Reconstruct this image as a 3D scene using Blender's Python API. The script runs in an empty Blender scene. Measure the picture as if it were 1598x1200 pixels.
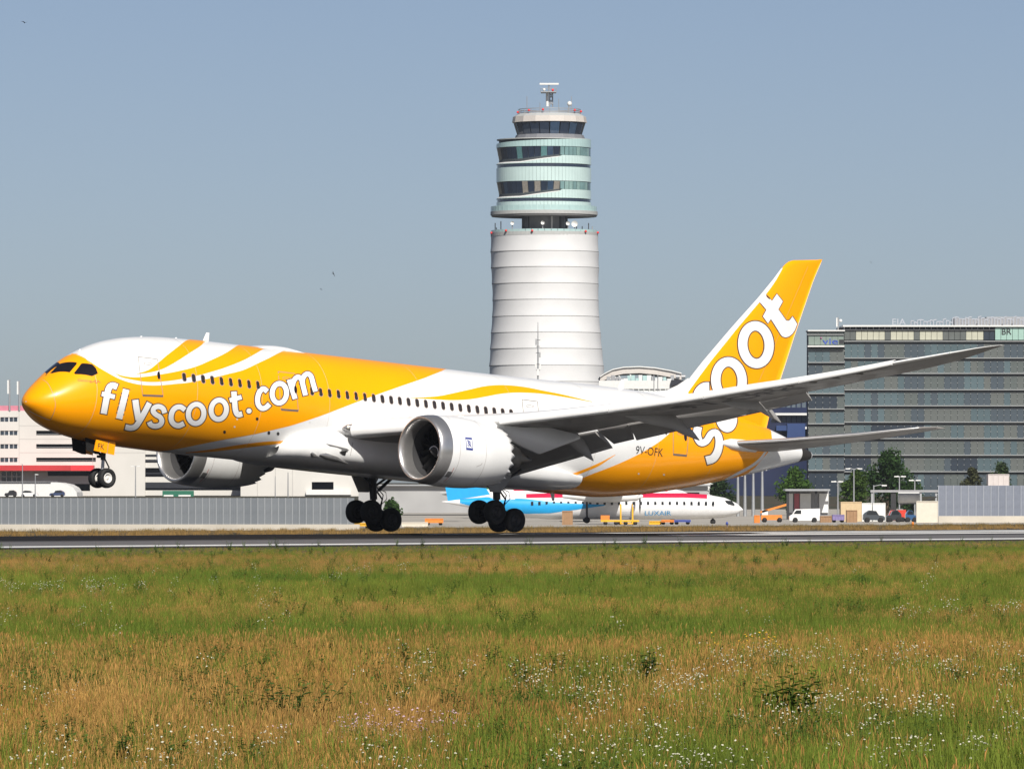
import bpy, bmesh, math, random
import numpy as np
from mathutils import Vector, Matrix
from mathutils.geometry import tessellate_polygon
random.seed(7); rng = np.random.default_rng(7)
R = math.radians
C = bpy.context.scene.collection
scene = bpy.context.scene

# ------------------------------------------------------------------ camera
FPX = 10441.7            # focal length in photo pixels (photo 1598 wide)
UH, VH, CAMZ = 800.0, 753.0, 3.0
cam = bpy.data.cameras.new('camera'); camo = bpy.data.objects.new('camera', cam); C.objects.link(camo)
camo.location = (0, 0, CAMZ); camo.rotation_euler = (R(90), 0, 0)
cam.sensor_fit = 'HORIZONTAL'; cam.sensor_width = 36.0; cam.lens = FPX / 1598 * 36.0
cam.shift_y = 153 / 1598; cam.shift_x = -0.5 / 1598
cam.clip_start = 1.0; cam.clip_end = 60000
scene.camera = camo
# ------------------------------------------------------------------ sky, sun, exposure
w = bpy.data.worlds.new('World'); scene.world = w; w.use_nodes = True
nt = w.node_tree; bg = nt.nodes['Background']
sky = nt.nodes.new('ShaderNodeTexSky'); sky.sky_type = 'NISHITA'; sky.sun_disc = False
SUNDIR = Vector((-.607, 2.37, -1.996)).normalized()          # light travels this way
sky.sun_elevation = math.asin(-SUNDIR.z); sky.sun_rotation = math.atan2(-SUNDIR.x, -SUNDIR.y)
sky.altitude = 180; sky.air_density = .5; sky.dust_density = .82; sky.ozone_density = .35
tint = nt.nodes.new('ShaderNodeVectorMath'); tint.operation = 'MULTIPLY'; tint.inputs[1].default_value = (1.035, .985, .985)   # haze
nt.links.new(sky.outputs[0], tint.inputs[0]); nt.links.new(tint.outputs[0], bg.inputs[0]); bg.inputs[1].default_value = 0.067
sl = bpy.data.lights.new('sun', 'SUN'); sl.energy = 5.0; sl.angle = R(0.53); sl.color = (1.0, .955, .88)
so = bpy.data.objects.new('sun', sl); C.objects.link(so); so.rotation_euler = SUNDIR.to_track_quat('-Z', 'Y').to_euler()
so.location = (40, -60, 90)
scene.view_settings.view_transform = 'Standard'; scene.view_settings.look = 'None'
scene.view_settings.exposure = 0.18; scene.view_settings.gamma = 1.0
try: scene.view_settings.use_curve_mapping = False
except Exception: pass
scene.cycles.max_bounces = 6; scene.cycles.use_denoising = True

# ------------------------------------------------------------------ helpers
def W(u, v, Z):            # photo pixel at depth Z -> world point
    return Vector(((u - UH) * Z / FPX, Z, CAMZ + (VH - v) * Z / FPX))
MATS = {}
def mat(name, col, rough=.5, metal=0., coat=0., var=0., vscale=2., bump=0., spec=.5, sub=None):
    if name in MATS: return MATS[name]
    m = bpy.data.materials.new(name); m.use_nodes = True; n = m.node_tree; b = n.nodes['Principled BSDF']
    c = (*col, 1)
    b.inputs['Base Color'].default_value = c; b.inputs['Roughness'].default_value = rough
    b.inputs['Metallic'].default_value = metal; b.inputs['Coat Weight'].default_value = coat
    b.inputs['Coat Roughness'].default_value = .035; b.inputs['Specular IOR Level'].default_value = spec
    tc = n.nodes.new('ShaderNodeTexCoord'); no = n.nodes.new('ShaderNodeTexNoise')
    no.inputs['Scale'].default_value = vscale; no.inputs['Detail'].default_value = 6
    n.links.new(tc.outputs['Object'], no.inputs['Vector'])
    if var:
        mr = n.nodes.new('ShaderNodeMapRange'); mr.inputs[1].default_value = .3; mr.inputs[2].default_value = .7
        mr.inputs[3].default_value = 1 - var; mr.inputs[4].default_value = 1 + var * .5
        n.links.new(no.outputs['Fac'], mr.inputs[0])
        mx = n.nodes.new('ShaderNodeVectorMath'); mx.operation = 'MULTIPLY'; mx.inputs[0].default_value = col
        n.links.new(mr.outputs[0], mx.inputs[1]); n.links.new(mx.outputs[0], b.inputs['Base Color'])
    if bump:
        bp = n.nodes.new('ShaderNodeBump'); bp.inputs['Strength'].default_value = bump; bp.inputs['Distance'].default_value = .02
        n.links.new(no.outputs['Fac'], bp.inputs['Height']); n.links.new(bp.outputs[0], b.inputs['Normal'])
    MATS[name] = m; return m
def link(o, parent=None, loc=None):
    C.objects.link(o)
    if parent is not None: o.parent = parent
    if loc is not None: o.location = loc
    return o
def tag(o, label=None, cat=None, group=None, kind=None):
    if label: o['label'] = label
    if cat: o['category'] = cat
    if group: o['group'] = group
    if kind: o['kind'] = kind
    return o
def thing(name, label, cat, loc, group=None):
    o = bpy.data.objects.new(name, None); o.empty_display_size = .5
    link(o, None, loc); return tag(o, label, cat, group)
class MB:
    """collects geometry for one mesh"""
    def __init__(s): s.v = []; s.f = []; s.mi = []; s.sm = []
    def add(s, V, Fc, mi=0, smooth=False):
        k = len(s.v); s.v += [tuple(map(float, p)) for p in V]
        for f in Fc: s.f.append([k + i for i in f]); s.mi.append(mi); s.sm.append(smooth)
        return s
    def box(s, a, b, mi=0):
        x0, y0, z0 = a; x1, y1, z1 = b
        V = [(x0,y0,z0),(x1,y0,z0),(x1,y1,z0),(x0,y1,z0),(x0,y0,z1),(x1,y0,z1),(x1,y1,z1),(x0,y1,z1)]
        return s.add(V, [(0,3,2,1),(4,5,6,7),(0,1,5,4),(1,2,6,5),(2,3,7,6),(3,0,4,7)], mi)
    def prism(s, poly, d0, d1, axis=1, mi=0, taper=1.):
        """poly of (a,b) in the two other axes extruded along axis"""
        n = len(poly); V = []
        ca = sum(p[0] for p in poly)/n; cb = sum(p[1] for p in poly)/n
        for d, k in ((d0, 1.), (d1, taper)):
            for a, b in poly:
                a = ca + (a-ca)*k; b = cb + (b-cb)*k
                p = [a, b]; p.insert(axis, d); V.append(p)
        F = [list(range(n)), list(range(2*n-1, n-1, -1))] + [[i, n+i, n+(i+1)%n, (i+1)%n] for i in range(n)]
        return s.add(V, F, mi)
    def tube(s, pts, rad, seg=8, mi=0, caps=True, smooth=True, ell=None):
        pts = [Vector(p) for p in pts]; n = len(pts)
        rad = rad if isinstance(rad, (list, tuple)) else [rad]*n
        V = []; F = []
        up0 = None
        for i, p in enumerate(pts):
            d = (pts[min(i+1,n-1)] - pts[max(i-1,0)]).normalized()
            up = Vector((0,0,1)) if abs(d.z) < .95 else Vector((1,0,0))
            a = d.cross(up).normalized(); b = a.cross(d).normalized()
            ea, eb = ell if ell else (1, 1)
            for k in range(seg):
                t = 2*math.pi*k/seg
                V.append(p + a*(math.cos(t)*rad[i]*ea) + b*(math.sin(t)*rad[i]*eb))
        for i in range(n-1):
            for k in range(seg):
                F.append((i*seg+k, i*seg+(k+1)%seg, (i+1)*seg+(k+1)%seg, (i+1)*seg+k))
        s.add(V, F, mi, smooth)
        if caps: s.add(V[:seg], [tuple(range(seg))[::-1]], mi); s.add(V[-seg:], [tuple(range(seg))], mi)
        return s
    def lathe(s, prof, c=(0,0,0), axis='z', seg=48, mi=0, smooth=True, a0=0., a1=2*math.pi):
        V = []; F = []; n = len(prof); full = abs(a1-a0) > 6.28
        m = seg if full else seg+1
        for k in range(m):
            t = a0 + (a1-a0)*k/seg
            for h, r in prof:
                if axis == 'z': V.append((c[0]+r*math.cos(t), c[1]+r*math.sin(t), c[2]+h))
                elif axis == 'x': V.append((c[0]+h, c[1]+r*math.cos(t), c[2]+r*math.sin(t)))
                else: V.append((c[0]+r*math.cos(t), c[1]+h, c[2]+r*math.sin(t)))
        for k in range(seg):
            k2 = (k+1) % m
            for i in range(n-1): F.append((k*n+i, k2*n+i, k2*n+i+1, k*n+i+1))
        return s.add(V, F, mi, smooth)
    def grid(s, P, closed=False, mi=0, smooth=True):
        """P[i][j] grid of points"""
        n = len(P); m = len(P[0]); V = [p for row in P for p in row]; F = []
        for i in range(n-1):
            for j in range(m if closed else m-1):
                j2 = (j+1) % m; F.append((i*m+j, i*m+j2, (i+1)*m+j2, (i+1)*m+j))
        return s.add(V, F, mi, smooth)
    def mesh(s, name, mats):
        me = bpy.data.meshes.new(name); me.from_pydata(s.v, [], s.f)
        for m in (mats if isinstance(mats, (list, tuple)) else [mats]): me.materials.append(m)
        me.polygons.foreach_set('material_index', s.mi); me.polygons.foreach_set('use_smooth', s.sm)
        me.update(); return me
    def build(s, name, mats, parent=None, loc=None, recalc=False):
        me = s.mesh(name, mats)
        if recalc:
            bm = bmesh.new(); bm.from_mesh(me); bmesh.ops.recalc_face_normals(bm, faces=bm.faces); bm.to_mesh(me); bm.free()
        return link(bpy.data.objects.new(name, me), parent, loc)
def text_verts(txt, extrude=0.):
    cu = bpy.data.curves.new('lettering', 'FONT'); cu.body = txt; cu.size = 1.; cu.extrude = extrude; cu.resolution_u = 3
    o = bpy.data.objects.new('lettering', cu); C.objects.link(o)
    dg = bpy.context.evaluated_depsgraph_get(); me = bpy.data.meshes.new_from_object(o.evaluated_get(dg))
    V = [tuple(v.co) for v in me.vertices]; F = [tuple(p.vertices) for p in me.polygons]
    bpy.data.objects.remove(o); bpy.data.curves.remove(cu); bpy.data.meshes.remove(me)
    xs = [v[0] for v in V]; ys = [v[1] for v in V]
    return V, F, (min(xs), max(xs), min(ys), max(ys))
def catmull(pts, k=6):
    P = [np.array(p, float) for p in pts]; P = [2*P[0]-P[1]] + P + [2*P[-1]-P[-2]]; out = []
    for i in range(1, len(P)-2):
        for j in range(k):
            t = j/k; a, b, c, d = P[i-1:i+3]
            out.append(.5*((2*b)+(-a+c)*t+(2*a-5*b+4*c-d)*t*t+(-a+3*b-3*c+d)*t**3))
    out.append(P[-2]); return np.array(out)
def pchip(xs, ys, x):
    xs = np.array(xs, float); ys = np.array(ys, float); h = np.diff(xs); d = np.diff(ys)/h; m = np.zeros_like(ys)
    for i in range(1, len(xs)-1):
        if d[i-1]*d[i] > 0:
            w1 = 2*h[i]+h[i-1]; w2 = h[i]+2*h[i-1]; m[i] = (w1+w2)/(w1/d[i-1]+w2/d[i])
    m[0] = d[0]; m[-1] = d[-1]
    k = np.clip(np.searchsorted(xs, x)-1, 0, len(xs)-2); t = (x-xs[k])/h[k]
    return (2*t**3-3*t**2+1)*ys[k]+(t**3-2*t**2+t)*h[k]*m[k]+(-2*t**3+3*t**2)*ys[k+1]+(t**3-t**2)*h[k]*m[k+1]
def fbm(x, y, sx, sy, seed):
    """cheap value noise for patchy planting"""
    out = np.zeros_like(x); amp = 1.; tot = 0.
    for o in range(3):
        r = np.random.default_rng(seed+o); T = r.random((64, 64))
        X = x/sx*(2**o)+1000; Y = y/sy*(2**o)+1000; xi = np.floor(X).astype(int); yi = np.floor(Y).astype(int)
        fx = X-xi; fy = Y-yi; fx = fx*fx*(3-2*fx); fy = fy*fy*(3-2*fy)
        g = lambda a, b: T[(xi+a) % 64, (yi+b) % 64]
        out += amp*((g(0,0)*(1-fx)+g(1,0)*fx)*(1-fy)+(g(0,1)*(1-fx)+g(1,1)*fx)*fy); tot += amp; amp *= .5
    return out/tot

# ------------------------------------------------------------------ ground, runway, apron
YAW = 0.7417; RD = Vector((math.cos(YAW), math.sin(YAW), 0)); RN = Vector((-math.sin(YAW), math.cos(YAW), 0)); RO = Vector((0, 324.6, 0))
def s_of(x, y): return -x*math.sin(YAW) + (y-324.6)*math.cos(YAW)
GS = [-3000, 44, 60, 150, 250, 420, 620, 760, 1000, 40000]; GZ = [0, 0, -.12, -.75, -1.3, -2.3, -2.3, 0, 0, 0]
def zg(x, y): return float(np.interp(s_of(x, y), GS, GZ))
def floorW(u, Z):          # ground point under photo column u at depth Z
    x = (u-UH)*Z/FPX; return Vector((x, Z, zg(x, Z)))
def ground_mat():
    m = bpy.data.materials.new('meadow_soil'); m.use_nodes = True; n = m.node_tree; b = n.nodes['Principled BSDF']; b.inputs['Roughness'].default_value = .95
    tc = n.nodes.new('ShaderNodeTexCoord'); no = n.nodes.new('ShaderNodeTexNoise'); no.inputs['Scale'].default_value = .12; no.inputs['Detail'].default_value = 8
    n2 = n.nodes.new('ShaderNodeTexNoise'); n2.inputs['Scale'].default_value = 3.; n2.inputs['Detail'].default_value = 5
    n.links.new(tc.outputs['Object'], no.inputs['Vector']); n.links.new(tc.outputs['Object'], n2.inputs['Vector'])
    r = n.nodes.new('ShaderNodeValToRGB'); e = r.color_ramp.elements
    e[0].position = .38; e[0].color = (.035, .042, .013, 1); e[1].position = .56; e[1].color = (.07, .052, .022, 1)
    mx = n.nodes.new('ShaderNodeMix'); mx.data_type = 'RGBA'; mx.blend_type = 'MULTIPLY'; mx.inputs[0].default_value = .6
    n.links.new(no.outputs['Fac'], r.inputs[0]); n.links.new(r.outputs[0], mx.inputs[6]); n.links.new(n2.outputs['Color'], mx.inputs[7])
    n.links.new(mx.outputs[2], b.inputs['Base Color']); return m
def sheet(name, svals, zvals, tvals, m, kind='structure'):
    P = [[tuple(RD*t + RN*s + Vector((0, 0, z))) for t in tvals] for s, z in zip(svals, zvals)]
    # local frame: x along the runway, y across it
    P = [[(t, s, z) for t in tvals] for s, z in zip(svals, zvals)]
    o = MB().grid(P, smooth=False).build(name, m); o.location = RO; o.rotation_euler = (0, 0, YAW)
    if kind: o['kind'] = kind
    return o
TT = [-40000, -4000, -900, -300, -100, 0, 100, 300, 900, 4000, 40000]
sheet('ground', [-6000, -400, -200, -100, -1, 44, 60, 150, 250, 420, 620, 760, 1000, 4000, 40000],
      [0, 0, 0, 0, 0, 0, -.12, -.75, -1.3, -2.3, -2.3, 0, 0, 0, 0], TT, ground_mat())
def runway_mat():
    m = bpy.data.materials.new('runway_asphalt'); m.use_nodes = True; n = m.node_tree; b = n.nodes['Principled BSDF']
    b.inputs['Roughness'].default_value = .9; b.inputs['Specular IOR Level'].default_value = .15
    tc = n.nodes.new('ShaderNodeTexCoord'); sp = n.nodes.new('ShaderNodeSeparateXYZ'); n.links.new(tc.outputs['Object'], sp.inputs[0])
    mp = n.nodes.new('ShaderNodeMapping'); mp.inputs['Scale'].default_value = (.02, 1.2, 1); n.links.new(tc.outputs['Object'], mp.inputs[0])
    no = n.nodes.new('ShaderNodeTexNoise'); no.inputs['Scale'].default_value = 1.; no.inputs['Detail'].default_value = 6; n.links.new(mp.outputs[0], no.inputs['Vector'])
    ad = n.nodes.new('ShaderNodeMath'); ad.operation = 'MULTIPLY_ADD'; ad.inputs[1].default_value = 3.; n.links.new(no.outputs['Fac'], ad.inputs[0]); n.links.new(sp.outputs[1], ad.inputs[2])
    r = n.nodes.new('ShaderNodeValToRGB'); e = r.color_ramp.elements
    mr = n.nodes.new('ShaderNodeMapRange'); mr.inputs[1].default_value = 0; mr.inputs[2].default_value = 47; n.links.new(ad.outputs[0], mr.inputs[0])
    # old grey asphalt at the side, black tyre rubber down the middle
    e[0].position = .24; e[0].color = (.125, .122, .125, 1); e[1].position = .31; e[1].color = (.010, .009, .009, 1)
    q = e.new(.72); q.color = (.010, .009, .009, 1); q = e.new(.80); q.color = (.12, .118, .12, 1)
    n.links.new(mr.outputs[0], r.inputs[0]); n.links.new(r.outputs[0], b.inputs['Base Color']); return m
CROWN = lambda s: .03 + .31*max(0, 1-abs(s-22.5)/23.5)
ss = [-1, 0, 5, 11, 17, 22.5, 28, 34, 40, 46]
sheet('runway', ss, [CROWN(s) for s in ss], [-3000, -600, -200, -60, 0, 60, 200, 600, 3000], runway_mat())
WP = mat('runway_paint', (.80, .80, .78), .6, var=.12, vscale=.8)
o = sheet('runway_edge_line', [.3, 2.2], [CROWN(.3)+.012, CROWN(2.2)+.012], [-3000, -600, -200, -60, 0, 60, 200, 600, 3000], WP)
for s0, s1, t0, t1 in ((13.0, 15.0, 24, 150), (16.4, 18.2, 34, 150), (19.2, 20.4, 12, 150), (26, 28, 22, 110)):
    sheet('runway_marking', [s0, s1], [CROWN(s0)+.014, CROWN(s1)+.014], [t0, (t0+t1)/2, t1], WP)
sheet('apron', [205, 250, 420, 620, 640], [np.interp(s, GS, GZ)+.03 for s in (205, 250, 420, 620, 640)], [-900, -300, 0, 300, 900, 1500],
      mat('apron_concrete', (.40, .37, .32), .9, var=.2, vscale=.15))

# ------------------------------------------------------------------ meadow (stuff: scattered tufts)
def foliage_mat(name, inst=True, col=(.1, .15, .03), tr=.35):
    m = bpy.data.materials.new(name); m.use_nodes = True; n = m.node_tree; n.nodes.remove(n.nodes['Principled BSDF'])
    out = n.nodes['Material Output']; d = n.nodes.new('ShaderNodeBsdfDiffuse'); t = n.nodes.new('ShaderNodeBsdfTranslucent'); mx = n.nodes.new('ShaderNodeMixShader')
    mx.inputs[0].default_value = tr
    if inst:
        a = n.nodes.new('ShaderNodeAttribute'); a.attribute_type = 'INSTANCER'; a.attribute_name = 'col'; src = a.outputs['Color']
    else:
        rg = n.nodes.new('ShaderNodeRGB'); rg.outputs[0].default_value = (*col, 1)
        no = n.nodes.new('ShaderNodeTexNoise'); no.inputs['Scale'].default_value = 1.3
        tc = n.nodes.new('ShaderNodeTexCoord'); n.links.new(tc.outputs['Object'], no.inputs['Vector'])
        mr = n.nodes.new('ShaderNodeMapRange'); mr.inputs[1].default_value = .35; mr.inputs[2].default_value = .65; mr.inputs[3].default_value = .6; mr.inputs[4].default_value = 1.35
        n.links.new(no.outputs['Fac'], mr.inputs[0])
        vm = n.nodes.new('ShaderNodeVectorMath'); vm.operation = 'MULTIPLY'; n.links.new(rg.outputs[0], vm.inputs[0]); n.links.new(mr.outputs[0], vm.inputs[1]); src = vm.outputs[0]
    n.links.new(src, d.inputs[0]); n.links.new(src, t.inputs[0])
    n.links.new(d.outputs[0], mx.inputs[1]); n.links.new(t.outputs[0], mx.inputs[2]); n.links.new(mx.outputs[0], out.inputs[0]); return m
GRASSM = foliage_mat('grass_blade'); 
PETALW = mat('petal_white', (.50, .48, .37), .8); PETALP = mat('petal_pink', (.50, .34, .40), .8); PETALY = mat('petal_yellow', (.80, .42, .02), .8)
STEMM = foliage_mat('flower_stem', False, (.10, .14, .04))
def blade(mb, x, y, h, wd, lean, az, mi=0, z0=0.):
    dx, dy = math.cos(az), math.sin(az); px, py = -dy, dx
    P = []
    for t, k in ((0, 1.), (.5, .8), (.85, .45)):
        ox = lean*t*t*h; P += [(x+dx*ox-px*wd*k/2, y+dy*ox-py*wd*k/2, z0+h*t), (x+dx*ox+px*wd*k/2, y+dy*ox+py*wd*k/2, z0+h*t)]
    P.append((x+dx*lean*h, y+dy*lean*h, z0+h*(1-.12*lean)))
    mb.add(P, [(0,1,3,2), (2,3,5,4), (4,5,6)], mi)
def tuft(name, n, rad, h0, h1, wd, lean, seed=0, heads=None, hm=0):
    r = random.Random(seed); mb = MB()
    for i in range(n):
        a = r.uniform(0, 6.283); d = rad*math.sqrt(r.random()); h = r.uniform(h0, h1); x, y = d*math.cos(a), d*math.sin(a)
        az = r.uniform(0, 6.283); ln = r.uniform(.05, lean)
        blade(mb, x, y, h, wd, ln, az)
        if heads and r.random() < heads[0]:          # seed head or flower at the tip
            hx, hy, hz = x+math.cos(az)*ln*h, y+math.sin(az)*ln*h, h*(1-.12*ln)
            if heads[1] == 'seed': mb.tube([(hx, hy, hz-.02), (hx+.006*math.cos(az), hy+.006*math.sin(az), hz+.025), (hx+.022*math.cos(az), hy+.022*math.sin(az), hz+.055)], [.002, .0055, .001], 4, 0, False)
            else:
                k = r.uniform(.6, 1.)*heads[2]
                V = [(hx, hy, hz+.012)] + [(hx+k*math.cos(q*1.0472), hy+k*math.sin(q*1.0472), hz+r.uniform(-.006, .008)) for q in range(6)]
                mb.add(V, [(0, 1+q, 1+(q+1) % 6) for q in range(6)], 1)
    me = mb.mesh(name, [GRASSM, hm] if hm else [GRASSM]); return bpy.data.objects.new(name, me)
def scatter(name, src, XY, idx, scl, rot, col, label, z=None, cat='grass'):
    n = len(XY); me = bpy.data.meshes.new(name); V = np.zeros((n, 3)); V[:, :2] = XY
    if z is not None: V[:, 2] = z
    me.vertices.add(n); me.vertices.foreach_set('co', V.ravel())
    a = me.attributes.new('idx', 'INT', 'POINT'); a.data.foreach_set('value', np.asarray(idx, np.int32))
    a = me.attributes.new('scl', 'FLOAT', 'POINT'); a.data.foreach_set('value', np.asarray(scl, np.float32))
    rv = np.zeros((n, 3), np.float32); rv[:, 2] = rot
    a = me.attributes.new('rot', 'FLOAT_VECTOR', 'POINT'); a.data.foreach_set('vector', rv.ravel())
    cv = np.ones((n, 4), np.float32); cv[:, :3] = col
    a = me.attributes.new('col', 'FLOAT_COLOR', 'POINT'); a.data.foreach_set('color', cv.ravel())
    coll = bpy.data.collections.new(name+'_kinds')
    for i, s in enumerate(src): s.name = '%s_%02d' % (name+'_tuft', i); coll.objects.link(s)
    g = bpy.data.node_groups.new(name+'_scatter', 'GeometryNodeTree')
    g.interface.new_socket('Geometry', in_out='INPUT', socket_type='NodeSocketGeometry'); g.interface.new_socket('Geometry', in_out='OUTPUT', socket_type='NodeSocketGeometry')
    gi = g.nodes.new('NodeGroupInput'); go = g.nodes.new('NodeGroupOutput'); ip = g.nodes.new('GeometryNodeInstanceOnPoints')
    ci = g.nodes.new('GeometryNodeCollectionInfo'); ci.inputs[0].default_value = coll; ci.inputs['Separate Children'].default_value = True; ci.inputs['Reset Children'].default_value = True
    def na(nm, ty):
        x = g.nodes.new('GeometryNodeInputNamedAttribute'); x.data_type = ty; x.inputs[0].default_value = nm
        return [q for q in x.outputs if q.enabled and q.name == 'Attribute'][0]
    L = g.links.new
    L(gi.outputs[0], ip.inputs['Points']); L(ci.outputs[0], ip.inputs['Instance']); ip.inputs['Pick Instance'].default_value = True
    L(na('idx', 'INT'), ip.inputs['Instance Index']); L(na('rot', 'FLOAT_VECTOR'), ip.inputs['Rotation']); L(na('scl', 'FLOAT'), ip.inputs['Scale']); L(ip.outputs[0], go.inputs[0])
    o = link(bpy.data.objects.new(name, me)); md = o.modifiers.new('scatter', 'NODES'); md.node_group = g
    return tag(o, label, cat, kind='stuff')
def field(z0, z1, dens, seed, margin=1.08):
    r = np.random.default_rng(seed); hw1 = 800*z1/FPX*margin+6
    n = int(dens*(z1-z0)*2*hw1); Y = r.uniform(z0, z1, n); X = r.uniform(-hw1, hw1, n)
    k = (np.abs(X) < 800*Y/FPX*margin+6) & ((-X*math.sin(YAW)+(Y-324.6)*math.cos(YAW)) < -2.6)
    return X[k], Y[k]
X = []; Y = []; 
for i, (a, b, d) in enumerate(((50, 85, 26), (85, 130, 18), (130, 200, 12), (200, 350, 9))):
    x, y = field(a, b, d, 20+i); X.append(x); Y.append(y)
X = np.concatenate(X); Y = np.concatenate(Y); n = len(X)
U_ = UH + X*FPX/Y; V_ = VH + (CAMZ-.20)*FPX/Y
edge = np.clip((-1-(-X*math.sin(YAW)+(Y-324.6)*math.cos(YAW)))/40, .0, 1)
gp = np.interp(V_, [852, 858, 862, 868, 882, 890, 898, 930, 944, 954, 975, 994, 1006, 1040, 1080, 1120, 1150, 1210, 1400],
                   [.76, .70, .48, .32, .32, .46, .82, .90, .64, .70, .94, .84, .26, .27, .25, .34, .48, .60, .62])
gp = gp + np.interp(V_, [1000, 1060, 1120, 1200], [0, .08, .14, .12])*np.clip((U_-700)/500, -1, 1.)
nz = fbm(X, Y, 4.5, 13., 3) - .5; nz2 = fbm(X, Y, 1.0, 2.4, 9) - .5
green = rng.random(n) < np.clip(gp + 1.1*nz + 1.0*nz2, .08, .95)
tone = fbm(X, Y, 7., 20., 31)[:, None]; jit = rng.uniform(.72, 1.25, (n, 1))
tone2 = fbm(X, Y, 1.6, 4., 131)[:, None]
colG = (np.array([.115, .190, .028])*(1-tone) + np.array([.245, .275, .045])*tone)*jit*(.7+.6*tone2)
colD = (np.array([.57, .355, .115])*(1-tone2) + np.array([.44, .235, .065])*tone2)*jit*(.8+.4*tone)
short = np.interp(V_, [852, 900, 990, 1020, 1060], [.42, .62, .75, 1., 1.])
hn = fbm(X, Y, 1.3, 3.2, 171)
sc = rng.uniform(.6, 1.3, n)*short*(.3+.7*edge)*(.55+.9*hn)
srcG = [tuft('g%d' % i, 32, .18, .10+.03*i, .30+.06*i, .0078-.0006*i, .9-.1*i, 40+i) for i in range(4)]
srcD = [tuft('d%d' % i, 26, .24, .08+.03*i, .30+.055*i, .0036, 1.05-.12*i, 60+i, (.30, 'seed')) for i in range(4)]
k = green; scatter('green_grass', srcG, np.stack([X[k], Y[k]], 1), rng.integers(0, 4, k.sum()), sc[k]*1.1, rng.uniform(0, 6.28, k.sum()), colG[k], 'green meadow grass in patches between camera and runway')
k = ~green; scatter('dry_grass', srcD, np.stack([X[k], Y[k]], 1), rng.integers(0, 4, k.sum()), sc[k], rng.uniform(0, 6.28, k.sum()), colD[k], 'straw coloured dry grass across the foreground meadow')
# strip of dry grass beyond the runway
r_ = np.random.default_rng(5); n2 = 9000; s_ = r_.uniform(47, 200, n2); t_ = r_.uniform(-160, 330, n2)
X2 = RO.x + RD.x*t_ + RN.x*s_; Y2 = RO.y + RD.y*t_ + RN.y*s_; tn = fbm(X2, Y2, 14, 30, 77)[:, None]
gr2 = np.clip((s_-120)/90, 0, 1)[:, None]*.6
c2 = (np.array([.40, .25, .09])*(1-gr2) + np.array([.17, .17, .045])*gr2)*(.6+.7*tn)
scatter('verge_grass', [tuft('v%d' % i, 30, .35, .10, .26, .012, .6, 80+i) for i in range(3)], np.stack([X2, Y2], 1), r_.integers(0, 3, n2), r_.uniform(.8, 1.5, n2), r_.uniform(0, 6.28, n2), c2,
        'short dry grass verge on the far side of the runway', z=np.interp(s_, GS, GZ))
# low leafy weeds mixed into the meadow
def herb(name, seed):
    r = random.Random(seed); mb = MB()
    for q in range(6):
        a = r.uniform(0, 6.28); h = r.uniform(.2, .42); tx, ty = .10*math.cos(a), .10*math.sin(a); mb.tube([(0, 0, 0), (tx*.5, ty*.5, h*.55), (tx, ty, h)], [.004, .003, .001], 3, 0, False)
        for k_ in range(9):
            f = .15+.8*k_/8; az = k_*2.4+r.random(); ln = .085*(1.2-.7*f)*r.uniform(.7, 1.2); p = Vector((tx*f, ty*f, h*f)); d = Vector((math.cos(az), math.sin(az), .4)).normalized(); sd = d.cross(Vector((0, 0, 1))).normalized()*ln*.25
            mb.add([p, p+d*ln*.5+sd, p+d*ln, p+d*ln*.5-sd], [(0, 1, 2, 3)])
    return bpy.data.objects.new(name, mb.mesh(name, [GRASSM]))
kk = (rng.random(n) < np.clip((fbm(X, Y, 1.5, 4., 211)-.52)*1.6, 0, .3)*np.interp(V_, [860, 1000, 1050, 1200], [.05, .25, 1., 1.]))
ch_ = (np.array([.085, .145, .030])[None]*rng.uniform(.6, 1.5, (kk.sum(), 1)))
scatter('leafy_weeds', [herb('h%d' % i, 300+i) for i in range(3)], np.stack([X[kk], Y[kk]], 1)+.07, rng.integers(0, 3, kk.sum()), rng.uniform(.7, 1.35, kk.sum()), rng.uniform(0, 6.28, kk.sum()), ch_, 'dark green leafy weeds mixed through the front meadow', cat='weeds')
# wildflowers
def flowers(name, src, spec, label, scl=1., cat='wildflowers'):
    XX = []; YY = []
    for i, (u0, u1, v0, v1, cnt) in enumerate(spec):
        r = np.random.default_rng(hash((name, i)) % 1000 if False else 500+i+len(name)*13)
        u = r.uniform(u0, u1, cnt); v = r.uniform(v0, v1, cnt); Z = CAMZ*FPX/(v-VH)
        x = (u-UH)*Z/FPX; m = (fbm(x, Z, .8, 2.0, 55) > r.uniform(.35, .65, cnt)) & (r.random(cnt) < .5)
        XX.append(x[m]); YY.append(Z[m])
    XX = np.concatenate(XX); YY = np.concatenate(YY); n = len(XX); r = np.random.default_rng(11)
    k = np.tile(np.array([.12, .16, .05]), (n, 1))*r.uniform(.7, 1.3, (n, 1))
    return scatter(name, src, np.stack([XX, YY], 1), r.integers(0, len(src), n), r.uniform(.75, 1.2, n)*scl, r.uniform(0, 6.28, n), k, label, cat=cat)
fw = [tuft('w%d' % i, 11, .13, .26, .50, .006, .35, 90+i, (.7, 'fl', .016), PETALW) for i in range(3)]
flowers('white_wildflowers', fw, [(980, 1640, 1045, 1100, 330), (880, 1300, 1110, 1175, 160), (820, 1130, 1075, 1130, 110), (1200, 1640, 1120, 1180, 150), (-30, 420, 1200, 1270, 90), (820, 1100, 1190, 1260, 130), (300, 720, 1210, 1270, 90),
        (0, 300, 928, 945, 110), (1380, 1640, 970, 985, 80), (40, 120, 1115, 1140, 12), (300, 900, 890, 925, 60), (640, 900, 1060, 1110, 110), (1100, 1640, 1190, 1250, 90), (-30, 1640, 880, 1200, 260)],
        'white yarrow flowers dotted through the foreground meadow')
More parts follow.
